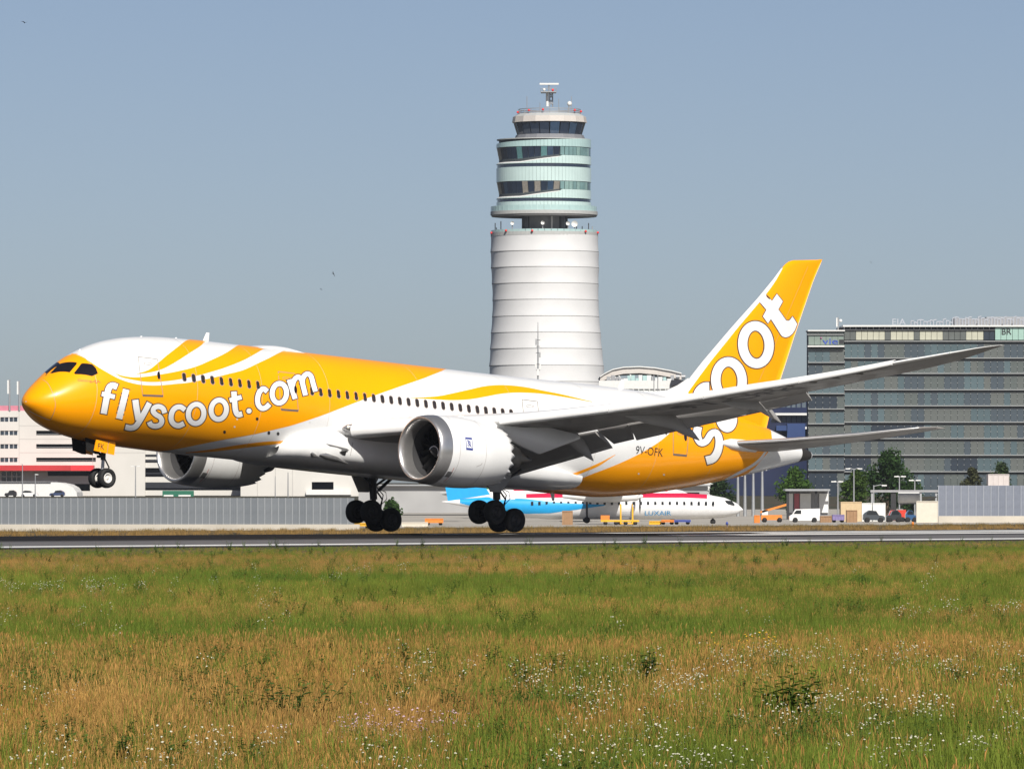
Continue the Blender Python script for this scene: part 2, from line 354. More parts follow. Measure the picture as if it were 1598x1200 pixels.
fp = [tuft('p%d' % i, 10, .13, .2, .4, .005, .4, 110+i, (.9, 'fl', .020), PETALP) for i in range(2)]
flowers('pink_wildflowers', fp, [(540, 720, 1150, 1185, 110), (420, 560, 1160, 1190, 25)], 'small pink flowers low in the meadow near its front edge')
fy = [tuft('y%d' % i, 8, .12, .2, .42, .005, .4, 120+i, (.9, 'fl', .022), PETALY) for i in range(2)]
flowers('yellow_wildflowers', fy, [(1060, 1260, 1024, 1040, 60), (80, 200, 1035, 1050, 10)], 'yellow orange flowers in a short row among dry grass')

# ================================================================== the airliner
# body frame: x aft from the nose, y starboard, z up (metres); world pose found from the photo
PITCH, ROLL = .0748, .0019
def body_matrix():
    aft = np.array([math.cos(YAW), 0, math.sin(YAW)]); left = np.array([math.sin(YAW), 0, -math.cos(YAW)]); up = np.array([0, 1., 0])
    a = aft*math.cos(PITCH)-up*math.sin(PITCH); u = up*math.cos(PITCH)+aft*math.sin(PITCH)
    l = left*math.cos(ROLL)+u*math.sin(ROLL); u2 = u*math.cos(ROLL)-left*math.sin(ROLL)
    return np.stack([a, -l, u2], 1)
BR = body_matrix(); BT = np.array([-24.5008, 5.1826, 336.6856])     # right, up, depth seen from the camera
def b2px(P):
    q = np.asarray(P, float)@BR.T + BT
    return np.stack([UH + FPX*q[..., 0]/q[..., 2], VH - FPX*q[..., 1]/q[..., 2]], -1)
def inv_y(u, v, y):        # body point where the sight line of a photo pixel meets the plane y
    d = BR.T@np.array([(u-UH)/FPX, (VH-v)/FPX, 1.]); o = -BR.T@BT; t = (y-o[1])/d[1]; return o + t*d
CAMB = -BR.T@BT
WM = Matrix(((*BR[0], BT[0]), (*BR[2], BT[2]), (*BR[1], BT[1]+CAMZ), (0, 0, 0, 1)))
BASE = Vector((28.1, 0, -5.6))
plane = thing('airliner', 'yellow and white twin-engine airliner landing nose up just above the runway', 'airplane', (0, 0, 0))
plane.matrix_world = WM @ Matrix.Translation(BASE)
OFF = -BASE
WHITE = mat('white_paint', (.80, .80, .79), .30, coat=.25, spec=.35, var=.07, vscale=.5)
YEL = mat('yellow_paint', (1.0, .38, 0.), .30, coat=.22, var=.03, vscale=.6, spec=.25)
LTR = mat('letter_white', (.84, .84, .83), .3, coat=.5, var=.02); OUTL = mat('letter_outline', (.085, .055, .035), .5, var=.05)
GREYP = mat('grey_composite', (.33, .32, .31), .45, coat=.2, var=.12, vscale=.7); SILVER = mat('bare_metal', (.62, .61, .60), .30, metal=.85, var=.06, vscale=3)
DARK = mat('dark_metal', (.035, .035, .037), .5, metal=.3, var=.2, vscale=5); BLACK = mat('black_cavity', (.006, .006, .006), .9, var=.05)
GLASS = mat('dark_glazing', (.012, .010, .012), .08, spec=.8, var=.1, vscale=3); TYRE = mat('tyre_rubber', (.010, .010, .0105), .75, var=.2, vscale=8)
HUB = mat('wheel_white', (.72, .70, .66), .4, var=.1, vscale=6); HUBD = mat('wheel_grey', (.035, .035, .038), .5, metal=.4, var=.1)
FRAMEM = mat('door_edge', (.26, .23, .20), .5, var=.1); SILLM = mat('door_sill', (.20, .17, .15), .5, metal=.3, var=.1); WINF = mat('window_frame', (.30, .25, .22), .5, var=.1)
STRUT = mat('strut_grey', (.45, .46, .47), .4, metal=.4, var=.1, vscale=6); REDM = mat('red_lettering', (.55, .06, .03), .5, var=.05)
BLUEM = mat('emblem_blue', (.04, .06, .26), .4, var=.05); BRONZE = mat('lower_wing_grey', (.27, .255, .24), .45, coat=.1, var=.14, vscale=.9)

NX = [.12, .35, .7, 1.2, 2, 3, 4, 5, 6.5, 8.5, 11]
NT = [-1.10, -.62, -.24, .20, .87, 1.551, 2.052, 2.406, 2.721, 2.905, 2.97]
NB = [-1.10, -1.52, -1.82, -2.13, -2.422, -2.631, -2.76, -2.838, -2.899, -2.94, -2.97]
NW = [0, .66, 1.0, 1.33, 1.70, 2.056, 2.325, 2.523, 2.721, 2.849, 2.885]
TX = [33, 36, 39, 42, 45, 48, 51, 53.5, 55.3, 55.85]; 
TT_ = [2.97, 3.004, 3.027, 3.004, 2.849, 2.526, 2.031, 1.449, .90, .74]
TB = [-2.97, -3.05, -3.03, -2.762, -2.268, -1.641, -.947, -.316, .15, .27]
TW = [2.885, 2.885, 2.83, 2.65, 2.3, 1.85, 1.32, .85, .45, .27]
def prof(x):
    x = np.asarray(x, float); s = np.sqrt(np.clip(x-.12, 0, None)); S = np.sqrt(np.array(NX)-.12)
    def pick(n, c, t): return np.where(x < 11, pchip(S, n, np.clip(s, 0, S[-1])), np.where(x < 33, c, pchip(TX, t, np.clip(x, 33, 55.85))))
    return pick(NT, 2.97, TT_), pick(NB, -2.97, TB), pick(NW, 2.885, TW)
class Fus:
    xr = (.121, 55.8); ar = (-95, 92)
    def S(self, x, a, off=0.):
        t, b, w_ = prof(x); a = np.radians(a)
        P = np.stack([np.broadcast_to(x, np.broadcast(x, a).shape), -w_*np.cos(a), (t+b)/2+(t-b)/2*np.sin(a)], -1)
        return P
class Lathe:
    """nacelle skin, angle measured from port-side horizontal upwards"""
    def __init__(s, prof_, yc, zc): s.p = np.array(prof_); s.yc = yc; s.zc = zc; s.xr = (prof_[0][0], prof_[-1][0]); s.ar = (-100, 100)
    def S(s, x, a):
        r = np.interp(x, s.p[:, 0], s.p[:, 1]); a = np.radians(a)
        return np.stack([np.broadcast_to(x, np.broadcast(x, a).shape), s.yc-r*np.cos(a), s.zc+r*np.sin(a)], -1)
FIN_Z = [1.2, 3.05, 5.03, 7.16, 8.93, 10.2, 10.6, 10.9, 11.05, 11.15, 11.22, 11.27, 11.32, 11.4, 11.48, 11.53]
_l = np.array([inv_y(u, v, 0) for u, v in ((1057.5, 606), (1088, 575), (1120, 537.5), (1145, 508), (1170, 480), (1195, 452.5), (1210, 433), (1220, 418.5), (1227, 411.5), (1232, 408), (1238, 406.4), (1258, 406), (1281, 405.6))])
_t = np.array([inv_y(u, v, 0) for u, v in ((1194, 664), (1217.5, 596), (1237.5, 532.5), (1252.5, 488.7), (1270, 437.5), (1283.7, 405.5))])
FIN_L = [43.9]+list(np.interp(FIN_Z[1:], _l[:, 2], _l[:, 0])); FIN_T = list(np.interp(FIN_Z, _t[:, 2], _t[:, 0]))
def naca(c): return 5*(.2969*np.sqrt(np.clip(c, 0, 1))-.1260*c-.3516*c**2+.2843*c**3-.1036*c**4)
class Fin:
    xr = (44, 56); ar = (1.2, 11.5)
    def S(self, x, z):
        z = np.asarray(z, float); x = np.asarray(x, float); l = np.interp(z, FIN_Z, FIN_L); t = np.interp(z, FIN_Z, FIN_T)
        c = np.clip((x-l)/(t-l), 0, 1); x, z, c = np.broadcast_arrays(x, z, c)
        return np.stack([x, -.105*(t-l)*naca(c), z], -1)
def normal(sf, x, a, dx=1e-3, da=.05):
    if isinstance(sf, Fin): da = 1e-3
    n = np.cross(sf.S(x+dx, a)-sf.S(x-dx, a), sf.S(x, a+da)-sf.S(x, a-da)); n /= np.maximum(np.linalg.norm(n, axis=-1, keepdims=True), 1e-9)
    # outward: away from the axis on the port side
    P = sf.S(x, a); ref = P*0
    if isinstance(sf, Fin): ref[..., 1] = -1
    else:
        yc, zc = (sf.yc, sf.zc) if isinstance(sf, Lathe) else (0, P[..., 2]*0)
        if isinstance(sf, Lathe): ref[..., 1] = P[..., 1]-yc; ref[..., 2] = P[..., 2]-zc
        else:
            t, b, w_ = prof(x); ref[..., 1] = P[..., 1]; ref[..., 2] = P[..., 2]-(t+b)/2; ref[..., 0] = np.where(np.asarray(x) < 3, -.3, 0)
    return n*np.sign((n*ref).sum(-1, keepdims=True)+1e-12)
def solve_px(sf, uv):
    """photo pixels -> surface parameters: nearest of a coarse grid, then Newton"""
    uv = np.asarray(uv, float)
    if not hasattr(sf, '_g'):
        gx = np.linspace(*sf.xr, 260); ga = np.linspace(*sf.ar, 130); X_, A_ = np.meshgrid(gx, ga, indexing='ij')
        P = sf.S(X_, A_); n = normal(sf, X_, A_); vis = (n*(CAMB-P)).sum(-1) > 0
        sf._g = (X_[vis], A_[vis], b2px(P[vis]))
    gx, ga, gp_ = sf._g
    x = np.empty(len(uv)); a = np.empty(len(uv))
    for i, p in enumerate(uv):
        k = np.argmin(((gp_-p)**2).sum(1)); x[i] = gx[k]; a[i] = ga[k]
    x0, a0 = x.copy(), a.copy()
    for it in range(6):
        r = b2px(sf.S(x, a))-uv; dx, da = 1e-3, 1e-2
        Jx = (b2px(sf.S(x+dx, a))-b2px(sf.S(x, a)))/dx; Ja = (b2px(sf.S(x, a+da))-b2px(sf.S(x, a)))/da
        det = Jx[:, 0]*Ja[:, 1]-Jx[:, 1]*Ja[:, 0]; ok = np.abs(det) > .5
        det = np.where(ok, det, 1)
        sx = -(r[:, 0]*Ja[:, 1]-r[:, 1]*Ja[:, 0])/det; sa = -(Jx[:, 0]*r[:, 1]-Jx[:, 1]*r[:, 0])/det
        x = np.where(ok, np.clip(x+np.clip(sx, -.4, .4), x0-1, x0+1), x); a = np.where(ok, np.clip(a+np.clip(sa, -6, 6), a0-12, a0+12), a)
        x = np.clip(x, sf.xr[0], sf.xr[1])
    return x, a
FUS = Fus(); FIN = Fin()
def mesh_norm(name, P, F, N, m, parent, mirror=False):
    P = np.array(P); N = np.array(N)
    if mirror: P = P*[1, -1, 1]; N = N*[1, -1, 1]; F = [f[::-1] for f in F]
    # make windings agree with the normals
    F2 = []
    for f in F:
        a, b, c = P[f[0]], P[f[1]], P[f[2]]
        F2.append(list(f) if np.dot(np.cross(b-a, c-a), N[f[0]]) >= 0 else list(f)[::-1])
    me = bpy.data.meshes.new(name); me.from_pydata(P.tolist(), [], F2); me.materials.append(m)
    me.polygons.foreach_set('use_smooth', [True]*len(me.polygons))
    me.update(); me.normals_split_custom_set_from_vertices(N.tolist())
    return link(bpy.data.objects.new(name, me), parent)
def patch(name, sf, poly, m, off, parent, step=.3, mirror=False, xcuts=None):
    """polygon given in surface parameters, cut to a fine grid and laid on the surface"""
    k = 2.9/57.3 if not isinstance(sf, Fin) else 1.
    if isinstance(sf, Lathe): k = 1.8/57.3
    pts = [Vector((p[0], p[1]*k, 0)) for p in poly]
    bm = bmesh.new(); vs = [bm.verts.new(p) for p in pts]
    for t in tessellate_polygon([pts]):
        try: bm.faces.new([vs[i] for i in t])
        except ValueError: pass
    lo = np.min([list(p) for p in pts], 0); hi = np.max([list(p) for p in pts], 0)
    cx = xcuts if xcuts is not None else np.arange(lo[0]+step, hi[0], step)
    for ax, cuts in ((0, [c for c in cx if lo[0] < c < hi[0]]), (1, np.arange(lo[1]+step*.7, hi[1], step*.7))):
        no = (1, 0, 0) if ax == 0 else (0, 1, 0)
        for c in cuts:
            co = (c, 0, 0) if ax == 0 else (0, c, 0)
            bmesh.ops.bisect_plane(bm, geom=bm.verts[:]+bm.edges[:]+bm.faces[:], plane_co=co, plane_no=no, dist=1e-5)
    bm.verts.index_update(); q = np.array([v.co[:] for v in bm.verts]); F = [[v.index for v in f.verts] for f in bm.faces if f.calc_area() > 1e-9]; bm.free()
    x = q[:, 0]; a = q[:, 1]/k; n = normal(sf, x, a); P = sf.S(x, a)+n*off
    o = mesh_norm(name, P, F, n, m, parent)
    if mirror: mesh_norm(name, P, F, n, m, parent, True)
    return o
def patch_px(name, sf, px, m, off, parent, step=.3, mirror=False):
    x, a = solve_px(sf, px); return patch(name, sf, list(zip(x, a)), m, off, parent, step, mirror)
def stroke_geo(sf, path, width, off, ext=0., smooth=True, closed=False, across=4):
    path = np.array(path, float)
    if closed: P = path
    else: P = catmull(path, 5) if smooth and len(path) > 2 else np.concatenate([np.linspace(path[i], path[i+1], 7)[(1 if i else 0):] for i in range(len(path)-1)])
    d = np.gradient(P, axis=0) if not closed else np.roll(P, -1, 0)-np.roll(P, 1, 0)
    d /= np.linalg.norm(d, axis=1, keepdims=True)
    if not closed and ext: P = P.copy(); P[0] -= d[0]*ext; P[-1] += d[-1]*ext
    nrm = np.stack([-d[:, 1], d[:, 0]], 1); wd = np.asarray(width, float)
    if wd.ndim == 0: wd = np.full(len(P), float(wd))
    else: wd = np.interp(np.linspace(0, 1, len(P)), np.linspace(0, 1, len(wd)), wd)
    rows = np.stack([P+nrm*(wd[:, None]*t) for t in np.linspace(-.5, .5, across+1)], 1)
    x, a = solve_px(sf, rows.reshape(-1, 2)); n = normal(sf, x, a); Q = sf.S(x, a)+n*off
    m_ = across+1; F = []; L = len(P)
    for i in range(L if closed else L-1):
        i2 = (i+1) % L
        for j in range(across): F.append((i*m_+j, i2*m_+j, i2*m_+j+1, i*m_+j+1))
    return Q, F, n
def letter(name, sf, strokes, parent, ow=1.6, label=None, base=.006):
    """white letter with a thin dark outline; strokes = (path, width, closed)"""
    VV = []; FF = []; NN = []; k = 0
    for lay, add, m in ((0, 2*ow, OUTL), (1, 0, LTR)):
        VV = []; FF = []; NN = []; k = 0
        for si, (path, wd, cl) in enumerate(strokes):
            wd2 = np.asarray(wd, float)+add
            Q, F, n = stroke_geo(sf, path, wd2, base+lay*.006+si*.0012, ext=(ow if lay == 0 else 0), closed=cl)
            VV.append(Q); NN.append(n); FF += [[i+k for i in f] for f in F]; k += len(Q)
        o = mesh_norm(name if lay else name+'_outline', np.concatenate(VV), FF, np.concatenate(NN), m, parent)
    return o
def ellipse(c, rx, ry, tilt=0., n=44):
    t = np.linspace(0, 2*math.pi, n, endpoint=False); x = rx*np.cos(t); y = ry*np.sin(t); k = math.radians(tilt)
    return np.stack([c[0]+x*math.cos(k)-y*math.sin(k), c[1]+x*math.sin(k)+y*math.cos(k)], 1)

# ---- fuselage skin
xs = np.concatenate([.12+np.linspace(0, 1, 46)**2*6, np.linspace(6.2, 33, 60), np.linspace(33.4, 55.3, 56), [55.6, 55.8, 55.85]])
PH = np.linspace(0, 360, 97)[:-1]
P = FUS.S(xs[:, None], PH[None, :]); P = [list(map(tuple, r)) for r in P]
mb = MB().grid(P, closed=True); fus = mb.build('fuselage', WHITE, plane, OFF, recalc=True)
mb = MB(); ex = np.array([54.75, 55.0, 55.3, 55.6, 55.8, 55.88]); q = FUS.S(np.minimum(ex, 55.84)[:, None], PH[None, :]); cz = q.mean(1)
rows = []
for i, x in enumerate(ex):
    r = cz[i]+(q[i]-cz[i])*(1.012 if i < 5 else .75); r[:, 0] = x; rows.append(list(map(tuple, r)))
mb.grid(rows, closed=True); mb.add(rows[-1], [tuple(range(len(PH)))]); mb.build('tail_exhaust', mat('exhaust_dark', (.03, .026, .022), .6, var=.2), plane, OFF, recalc=True)

# ---- livery on the fuselage
def curve(sf, px, n=5): return list(zip(*solve_px(sf, catmull(px, n))))
def to_crown(c):           # extend the last point of a curve over the crown
    (x0, a0), (x1, a1) = c[-3], c[-1]; k = (90-a1)/max(a1-a0, .5); return c+[(x1+np.clip((x1-x0)*k, -1.5, 1.5), 90.)]
def to_keel(c):
    (x0, a0), (x1, a1) = c[-3], c[-1]; k = (-90-a1)/min(a1-a0, -.5); return c+[(x1+np.clip((x1-x0)*k, -1.5, 1.5), -90.)]
W1 = curve(FUS, [(112, 552), (117, 552.5), (130, 557.5), (142.5, 565.5), (155, 573.7), (170, 582.5), (185, 590.5), (200, 596), (217.5, 600), (237.5, 601.5), (255, 601), (275, 599), (295, 597), (330, 590), (355, 584), (380, 577.5), (405, 566), (420, 559), (432.5, 552.5), (441, 548.5)])
Bd = curve(FUS, [(690, 579), (675, 585), (660, 591), (622.5, 604), (590, 615.5), (560, 626.5), (530, 638), (505, 647.5), (480, 656), (455, 664), (430, 670), (400, 677), (355, 685), (317, 692.5), (285, 699), (262, 703)])
W1 = [(W1[0][0]-.25, 90.)]+to_crown(W1); Bd = [to_crown(Bd[::-1])[-1]]+to_keel(Bd)
xc = np.concatenate([.12+np.linspace(0, 1, 26)**2*5, np.arange(5.3, 60, .35)])
patch('livery_paint', FUS, [(.121, -90.), (.121, -60.), (.121, -30.), (.121, 0.), (.121, 30.), (.121, 60.), (.121, 90.)]+W1+Bd, YEL, .004, fus, .3, True, xc)
def band(name, up, lo, top=False, mirror=True, off=.004, m=YEL):
    a = curve(FUS, up); b = curve(FUS, lo)
    if top: a = to_crown(a); b = to_crown(b)
    return patch(name, FUS, a+b[::-1], m, off, fus, .3, mirror)
band('livery_stripe', [(213.5, 583.5), (232.7, 577), (247.7, 565.8), (261, 554.5), (276, 543), (288, 533.5)], [(214, 584), (232.7, 581.8), (253.7, 576), (273, 566), (298, 550), (312, 541), (319, 534.5)], True)
band('livery_stripe', [(180, 582), (190, 586), (207, 588.7), (225, 588), (250, 584.5), (278, 579.3), (305, 572.5), (330, 562), (350, 552.5), (362.5, 545), (369, 540.5)],
     [(181, 583), (190, 588.7), (212.5, 593.7), (230, 596), (250, 595.7), (275, 593), (305, 587), (330, 580.5), (355, 572.5), (380, 562.5), (397.5, 553), (409, 546)], True)
band('livery_stripe', [(640, 620), (660, 620), (685, 618), (710, 613), (735, 607.5), (755, 603), (775, 601), (797.5, 601.5), (822.5, 604.5), (847.5, 609.5), (880, 616), (925, 627)],
     [(641, 620.8), (660, 622), (685, 623.7), (710, 624.5), (735, 623), (760, 618.7), (780, 615), (800, 613), (822.5, 613), (847.5, 614.7), (880, 619.5), (924, 627.4)])
band('livery_stripe', [(290, 706), (330, 701), (367, 695), (405, 690), (435, 688), (457, 688.7)], [(291, 707), (330, 705), (367, 700.7), (405, 696), (435, 692.5), (456, 689.5)])
band('livery_stripe', [(855, 749), (862.5, 746), (890, 740), (915, 731), (940, 720), (961, 709)], [(850, 757), (890, 745), (915, 735.5), (935, 727), (950, 717), (960.5, 710)])
# aft yellow field with a white sash near the cone
E1 = curve(FUS, [(845, 762), (890, 752.5), (927, 738.7), (960, 726), (990, 712.5), (1015, 698.7), (1035, 685), (1052, 668), (1060, 645), (1065, 625)])
G1 = curve(FUS, [(1204, 674), (1205, 688), (1200, 704), (1190, 716), (1180, 728), (1168, 738)])
patch('livery_paint', FUS, [(E1[0][0]-1.2, -90.)]+to_crown(E1)+[to_crown(G1[::-1])[-1]]+to_keel(G1), YEL, .004, fus, .3, True)
band('livery_stripe', [(1193, 705), (1186, 714), (1174, 724), (1160, 732), (1145, 740), (1130, 748)], [(1197, 705), (1188, 718), (1176, 728), (1158, 738), (1148, 743), (1136, 748.5)], off=.008, m=WHITE)
# ---- lettering on the side
LT = [('letter_f', [([(162.1, 645.5), (165, 630), (167.3, 618), (169.3, 608), (172.5, 603), (177, 601.6), (183.3, 604)], 9.6, False), ([(159.2, 614.4), (179.6, 619.5)], 7, False)]),
 ('letter_l', [([(186.2, 653.4), (197.4, 607.6)], 9.8, False)]),
 ('letter_y', [([(211.5, 623.8), (213.5, 638), (216.6, 655)], 9.6, False), ([(233.6, 628.6), (226, 643), (217.7, 657.5), (211.5, 665.5), (204.2, 667.6), (196, 666)], 8.6, False)]),
 ('letter_s', [([(257.5, 644.5), (254.6, 637.2), (247.7, 634.2), (241, 636.4), (239.5, 642.1), (244, 647), (250, 650.6), (253, 656.6), (250, 662.6), (242.5, 664.9), (235.7, 662.6), (233.2, 658)], 7.8, False)]),
 ('letter_c', [([(289, 639.5), (282, 635), (274.5, 636.2), (268.8, 643), (267.4, 654), (271.8, 661.7), (279.3, 664), (287.5, 660.5)], 8, False)]),
 ('letter_o', [(ellipse((306.3, 645.7), 12.1, 15, 8), 7.8, True)]), ('letter_o', [(ellipse((341.7, 639.2), 11.9, 15, 8), 7.8, True)]),
 ('letter_t', [([(365.2, 611), (366.3, 625), (367.8, 640), (371.5, 646.8), (378.3, 645.6)], 8.4, False), ([(358.6, 624.8), (377.2, 619.6)], 7, False)]),
 ('full_stop', [(ellipse((388.9, 641.2), 2.1, 2.1, 0, 16), 4.0, True)]),
 ('letter_c', [([(417.4, 611), (411.5, 606.8), (405.6, 611), (402.3, 621), (403.2, 631), (408.5, 637), (415, 636), (421, 630.5)], 8, False)]),
 ('letter_o', [(ellipse((436.2, 613.7), 11.2, 15.2, 4), 7.8, True)]),
 ('letter_m', [([(451.6, 592.6), (460.8, 622.5)], 7.8, False), ([(456, 604), (459, 594), (464.6, 588.6), (470.5, 592), (473.5, 603), (477, 617)], 7.6, False), ([(471.6, 599), (473.6, 589), (479.4, 583.8), (485.4, 587), (489, 599), (492.6, 611)], 7.6, False)])]
for nm, st in LT: letter(nm, FUS, st, fus)
# small text mapped by a pixel frame
def text_on(name, sf, txt, org, ax, ay, m, off, parent, fitw=None):
    V, F, bb = text_verts(txt); V = np.array(V); s = 1./(bb[3]-bb[2])
    w_ = (bb[1]-bb[0])
    uv = np.array(org)+(V[:, :1]-bb[0])/w_*np.array(ax)+(V[:, 1:2]-bb[2])*s*np.array(ay)
    x, a = solve_px(sf, uv); n = normal(sf, x, a); return mesh_norm(name, sf.S(x, a)+n*off, F, n, m, parent)
text_on('registration', FUS, '9V-OFK', (992, 708), (42.5, 4.6), (1.2, -12.6), DARK, .016, fus)
text_on('name_script', FUS, 'Getting', (121.5, 596), (22, 1.6), (.3, -4.8), REDM, .012, fus)
sq = stroke_geo(FUS, [(144, 597), (147, 595), (150, 593.6), (148.6, 597), (152, 597.6), (153.4, 594), (155, 596.4), (157.2, 597)], .9, .011)
mesh_norm('name_flourish', *sq, REDM, fus)
# ---- cockpit glazing (both sides)
WF = []
for px in ([(80, 582), (92, 568.6), (96.5, 567), (120.5, 566), (120, 568.6), (109, 581.4), (82, 582.8)],
           [(115.8, 582.4), (127, 568), (129.5, 567), (144.5, 568.8), (150.2, 574.8), (153.2, 583), (144, 587.2), (118, 584.2)],
           [(89.6, 567.6), (90.6, 568.4), (76, 582), (73.2, 583)]):
    x, a = solve_px(FUS, px)
    for mir in (False, True):
        q = patch('cockpit_window', FUS, list(zip(x, a)), GLASS, .009, plane, .25)
        if mir:
            for v in q.data.vertices: v.co.y = -v.co.y
            q.data.flip_normals()
        q.location = OFF
mesh_norm('radome_joint', *stroke_geo(FUS, [(67, 592.5), (74, 597), (80, 607), (85, 620), (87, 632), (84, 645), (79, 655)], .7, .006), FRAMEM, fus)
mesh_norm('radome_strip', *stroke_geo(FUS, [(46, 641), (55, 646), (66, 651), (78, 655.6)], .6, .006), HUB, fus)
mesh_norm('wiper', *stroke_geo(FUS, [(72, 586.5), (76, 581), (82, 574.5)], .9, .02), DARK, fus)
# ---- doors
def door(px, sill=True, window=None, label=None, m=FRAMEM):
    pts = np.array(px+[px[0]]); Q, F, n = stroke_geo(FUS, pts, 1.0, .010, smooth=False, across=1, ext=.5)
    d = mesh_norm('passenger_door', Q, F, n, m, plane); d.location = OFF
    if sill:
        a, b = np.array(px[3]), np.array(px[2]); mesh_norm('door_sill', *stroke_geo(FUS, [a, b], 3.2, .013, smooth=False, across=1), SILLM, d)
    if window is not None:
        x, a = solve_px(FUS, ellipse(window, 2.3, 6.2, -5, 18)); patch('door_window', FUS, list(zip(x, a)), GLASS, .014, d, .4)
    c0 = (np.array(px[0])+px[1])/2+[0, 9]
    mesh_norm('door_handle', *stroke_geo(FUS, ellipse(c0, 6, 1.8, 5, 18), .6, .012, closed=True, across=1), m, d)
    return d
door([(216, 557), (246, 560.5), (255, 618), (223, 617)], True, (248, 586))
door([(434.5, 580), (460, 583), (466, 641), (439, 639)], True, (461.6, 608))
door([(815, 623.5), (839, 626.5), (845, 682), (821, 681)], False)
door([(1051, 668), (1076, 668), (1072, 711), (1051, 709)], True, (1070, 682))
# ---- cabin windows: one shared mesh, placed along the frames
def win_mesh(w_, h_, depth, name, m):
    P = []; r = w_*.48
    for cx, cz, a0 in ((w_/2-r, h_/2-r, 0), (-(w_/2-r), h_/2-r, 90), (-(w_/2-r), -(h_/2-r), 180), (w_/2-r, -(h_/2-r), 270)):
        for k in range(5): t = math.radians(a0+22.5*k); P.append((cx+r*math.cos(t), cz+r*math.sin(t)))
    tilt = math.asin(.78/2.97); mb = MB()
    V = []
    for d in (depth, -.03):
        for x, s in P:
            V.append((x, -math.cos(tilt)*(d-s*s/5.9*.9)+s*math.sin(tilt), math.sin(tilt)*(d-s*s/5.9*.9)+s*math.cos(tilt)))
    n = len(P); mb.add(V, [tuple(range(n))]+[(i, n+i, n+(i+1) % n, (i+1) % n) for i in range(n)]); return mb.mesh(name, m)
wf = win_mesh(.30, .50, .006, 'cabin_window', WINF); wp = win_mesh(.22, .42, .012, 'window_pane', mat('cabin_glazing', (.035, .030, .030), .12, var=.3, vscale=4))
WX = [i for i in list(range(0, 9))+list(range(14, 38))+list(range(41, 57))]
for i in WX:
    x = 8.0773+i*.6096; t, b, w_ = prof(np.array(x)); z = .78; y = -float(w_)*math.sqrt(1-(z/float(t))**2)
    o = link(bpy.data.objects.new('cabin_window', wf), plane, Vector((x, y, z))+OFF); link(bpy.data.objects.new('window_pane', wp), o)
# barrel joints
JM = mat('skin_joint', (.50, .44, .36), .5, var=.1)
for x in (3.0, 8.9, 13.2, 17.8, 24.4, 30.9, 36.9, 41.6, 46.6):
    A_ = np.linspace(-94, 91, 60); q = [FUS.S(np.full(60, x+d_), A_)+normal(FUS, np.full(60, x+d_), A_)*.006 for d_ in (0, .016)]
    mesh_norm('skin_joint', np.concatenate(q), [(i, i+1, 61+i, 60+i) for i in range(59)], np.concatenate([normal(FUS, np.full(60, x), A_)]*2), JM, fus)
# small ports and lights on the belly side
for u, v, r in ((350.8, 674, 2.2), (401.6, 653.6, 2.2), (420, 675.3, 2.2), (434.3, 676.6, 2.2)):
    patch_px('service_port', FUS, ellipse((u, v), r, r*1.2, 0, 12), DARK, .010, fus, .4)
for u, v, r in ((370.4, 654, 1.5), (366.5, 666, 1.5), (484, 659, 1.2), (997, 739, 1.4), (1036.5, 740.5, 1.4)):
    patch_px('service_port', FUS, ellipse((u, v), r, r, 0, 10), HUB, .010, fus, .4)
# ---- antennas and domes
def blade_ant(x, h, c, sgn=1, y=0, z=None):
    t, b, _ = prof(np.array(x)); z0 = float(t if sgn > 0 else b)-.05*sgn
    mb = MB(); V = []
    for k, (xa, xb, zz, th) in enumerate(((x, x+c, z0, .05), (x+c*.55, x+c*1.05, z0+sgn*h, .02))):
        V += [(xa, 0, zz), ((xa+xb)/2, -th, zz), (xb, 0, zz), ((xa+xb)/2, th, zz)]
    mb.add(V, [(0,1,5,4), (1,2,6,5), (2,3,7,6), (3,0,4,7), (4,5,6,7)]); return mb.build('antenna', WHITE, plane, OFF, recalc=True)
for x, h, c, s in ((11.4, .50, .42, 1), (3.3, .16, .12, 1), (40.9, .55, .45, 1), (36.3, .45, .35, -1), (7.2, .10, .2, 1), (9.5, .1, .2, 1)):
    blade_ant(x, h, c, s)
mb = MB(); rows = []
for x, k in ((14.6, .02), (14.9, .55), (15.4, .85), (16.1, 1.), (16.8, .95), (17.4, .6), (17.8, .02)):
    rows.append([(x, .75*math.cos(t), 2.93+.26*k*max(0, math.sin(t))-.05) for t in np.linspace(0, math.pi, 15)])
mb.grid(rows).build('satellite_dome', WHITE, plane, OFF, recalc=True)

# ---- wing-to-body fairing
mb = MB(); rows = []
FX = [15.1, 15.35, 15.9, 16.9, 18.5, 22, 26, 30, 33, 35, 36.6]; FW = [2.2, 2.65, 2.98, 3.12, 3.2, 3.25, 3.22, 3.15, 3.0, 2.7, 2.2]; FB = [-2.8, -2.9, -3.0, -3.06, -3.1, -3.12, -3.12, -3.10, -3.06, -2.98, -2.85]; FT = [-2.3, -1.85, -1.25, -.8, -.45, -.3, -.5, -.9, -1.3, -1.8, -2.3]
for x in np.concatenate([np.linspace(15.1, 17, 16), np.linspace(17.3, 36.6, 46)]):
    fw_, fb, ft = pchip(FX, FW, x), pchip(FX, FB, x), pchip(FX, FT, x); row = []
    for t in np.linspace(0, 2*math.pi, 64, endpoint=False):
        c, s = math.cos(t), math.sin(t); zc = -2.1; hz = (zc-fb) if s < 0 else (ft-zc)
        row.append((x, fw_*math.copysign(abs(c)**.62, c), zc+hz*math.copysign(abs(s)**.75, s)))
    rows.append(row)
mb.grid(rows, closed=True); fair = mb.build('belly_fairing', WHITE, plane, OFF, recalc=True)

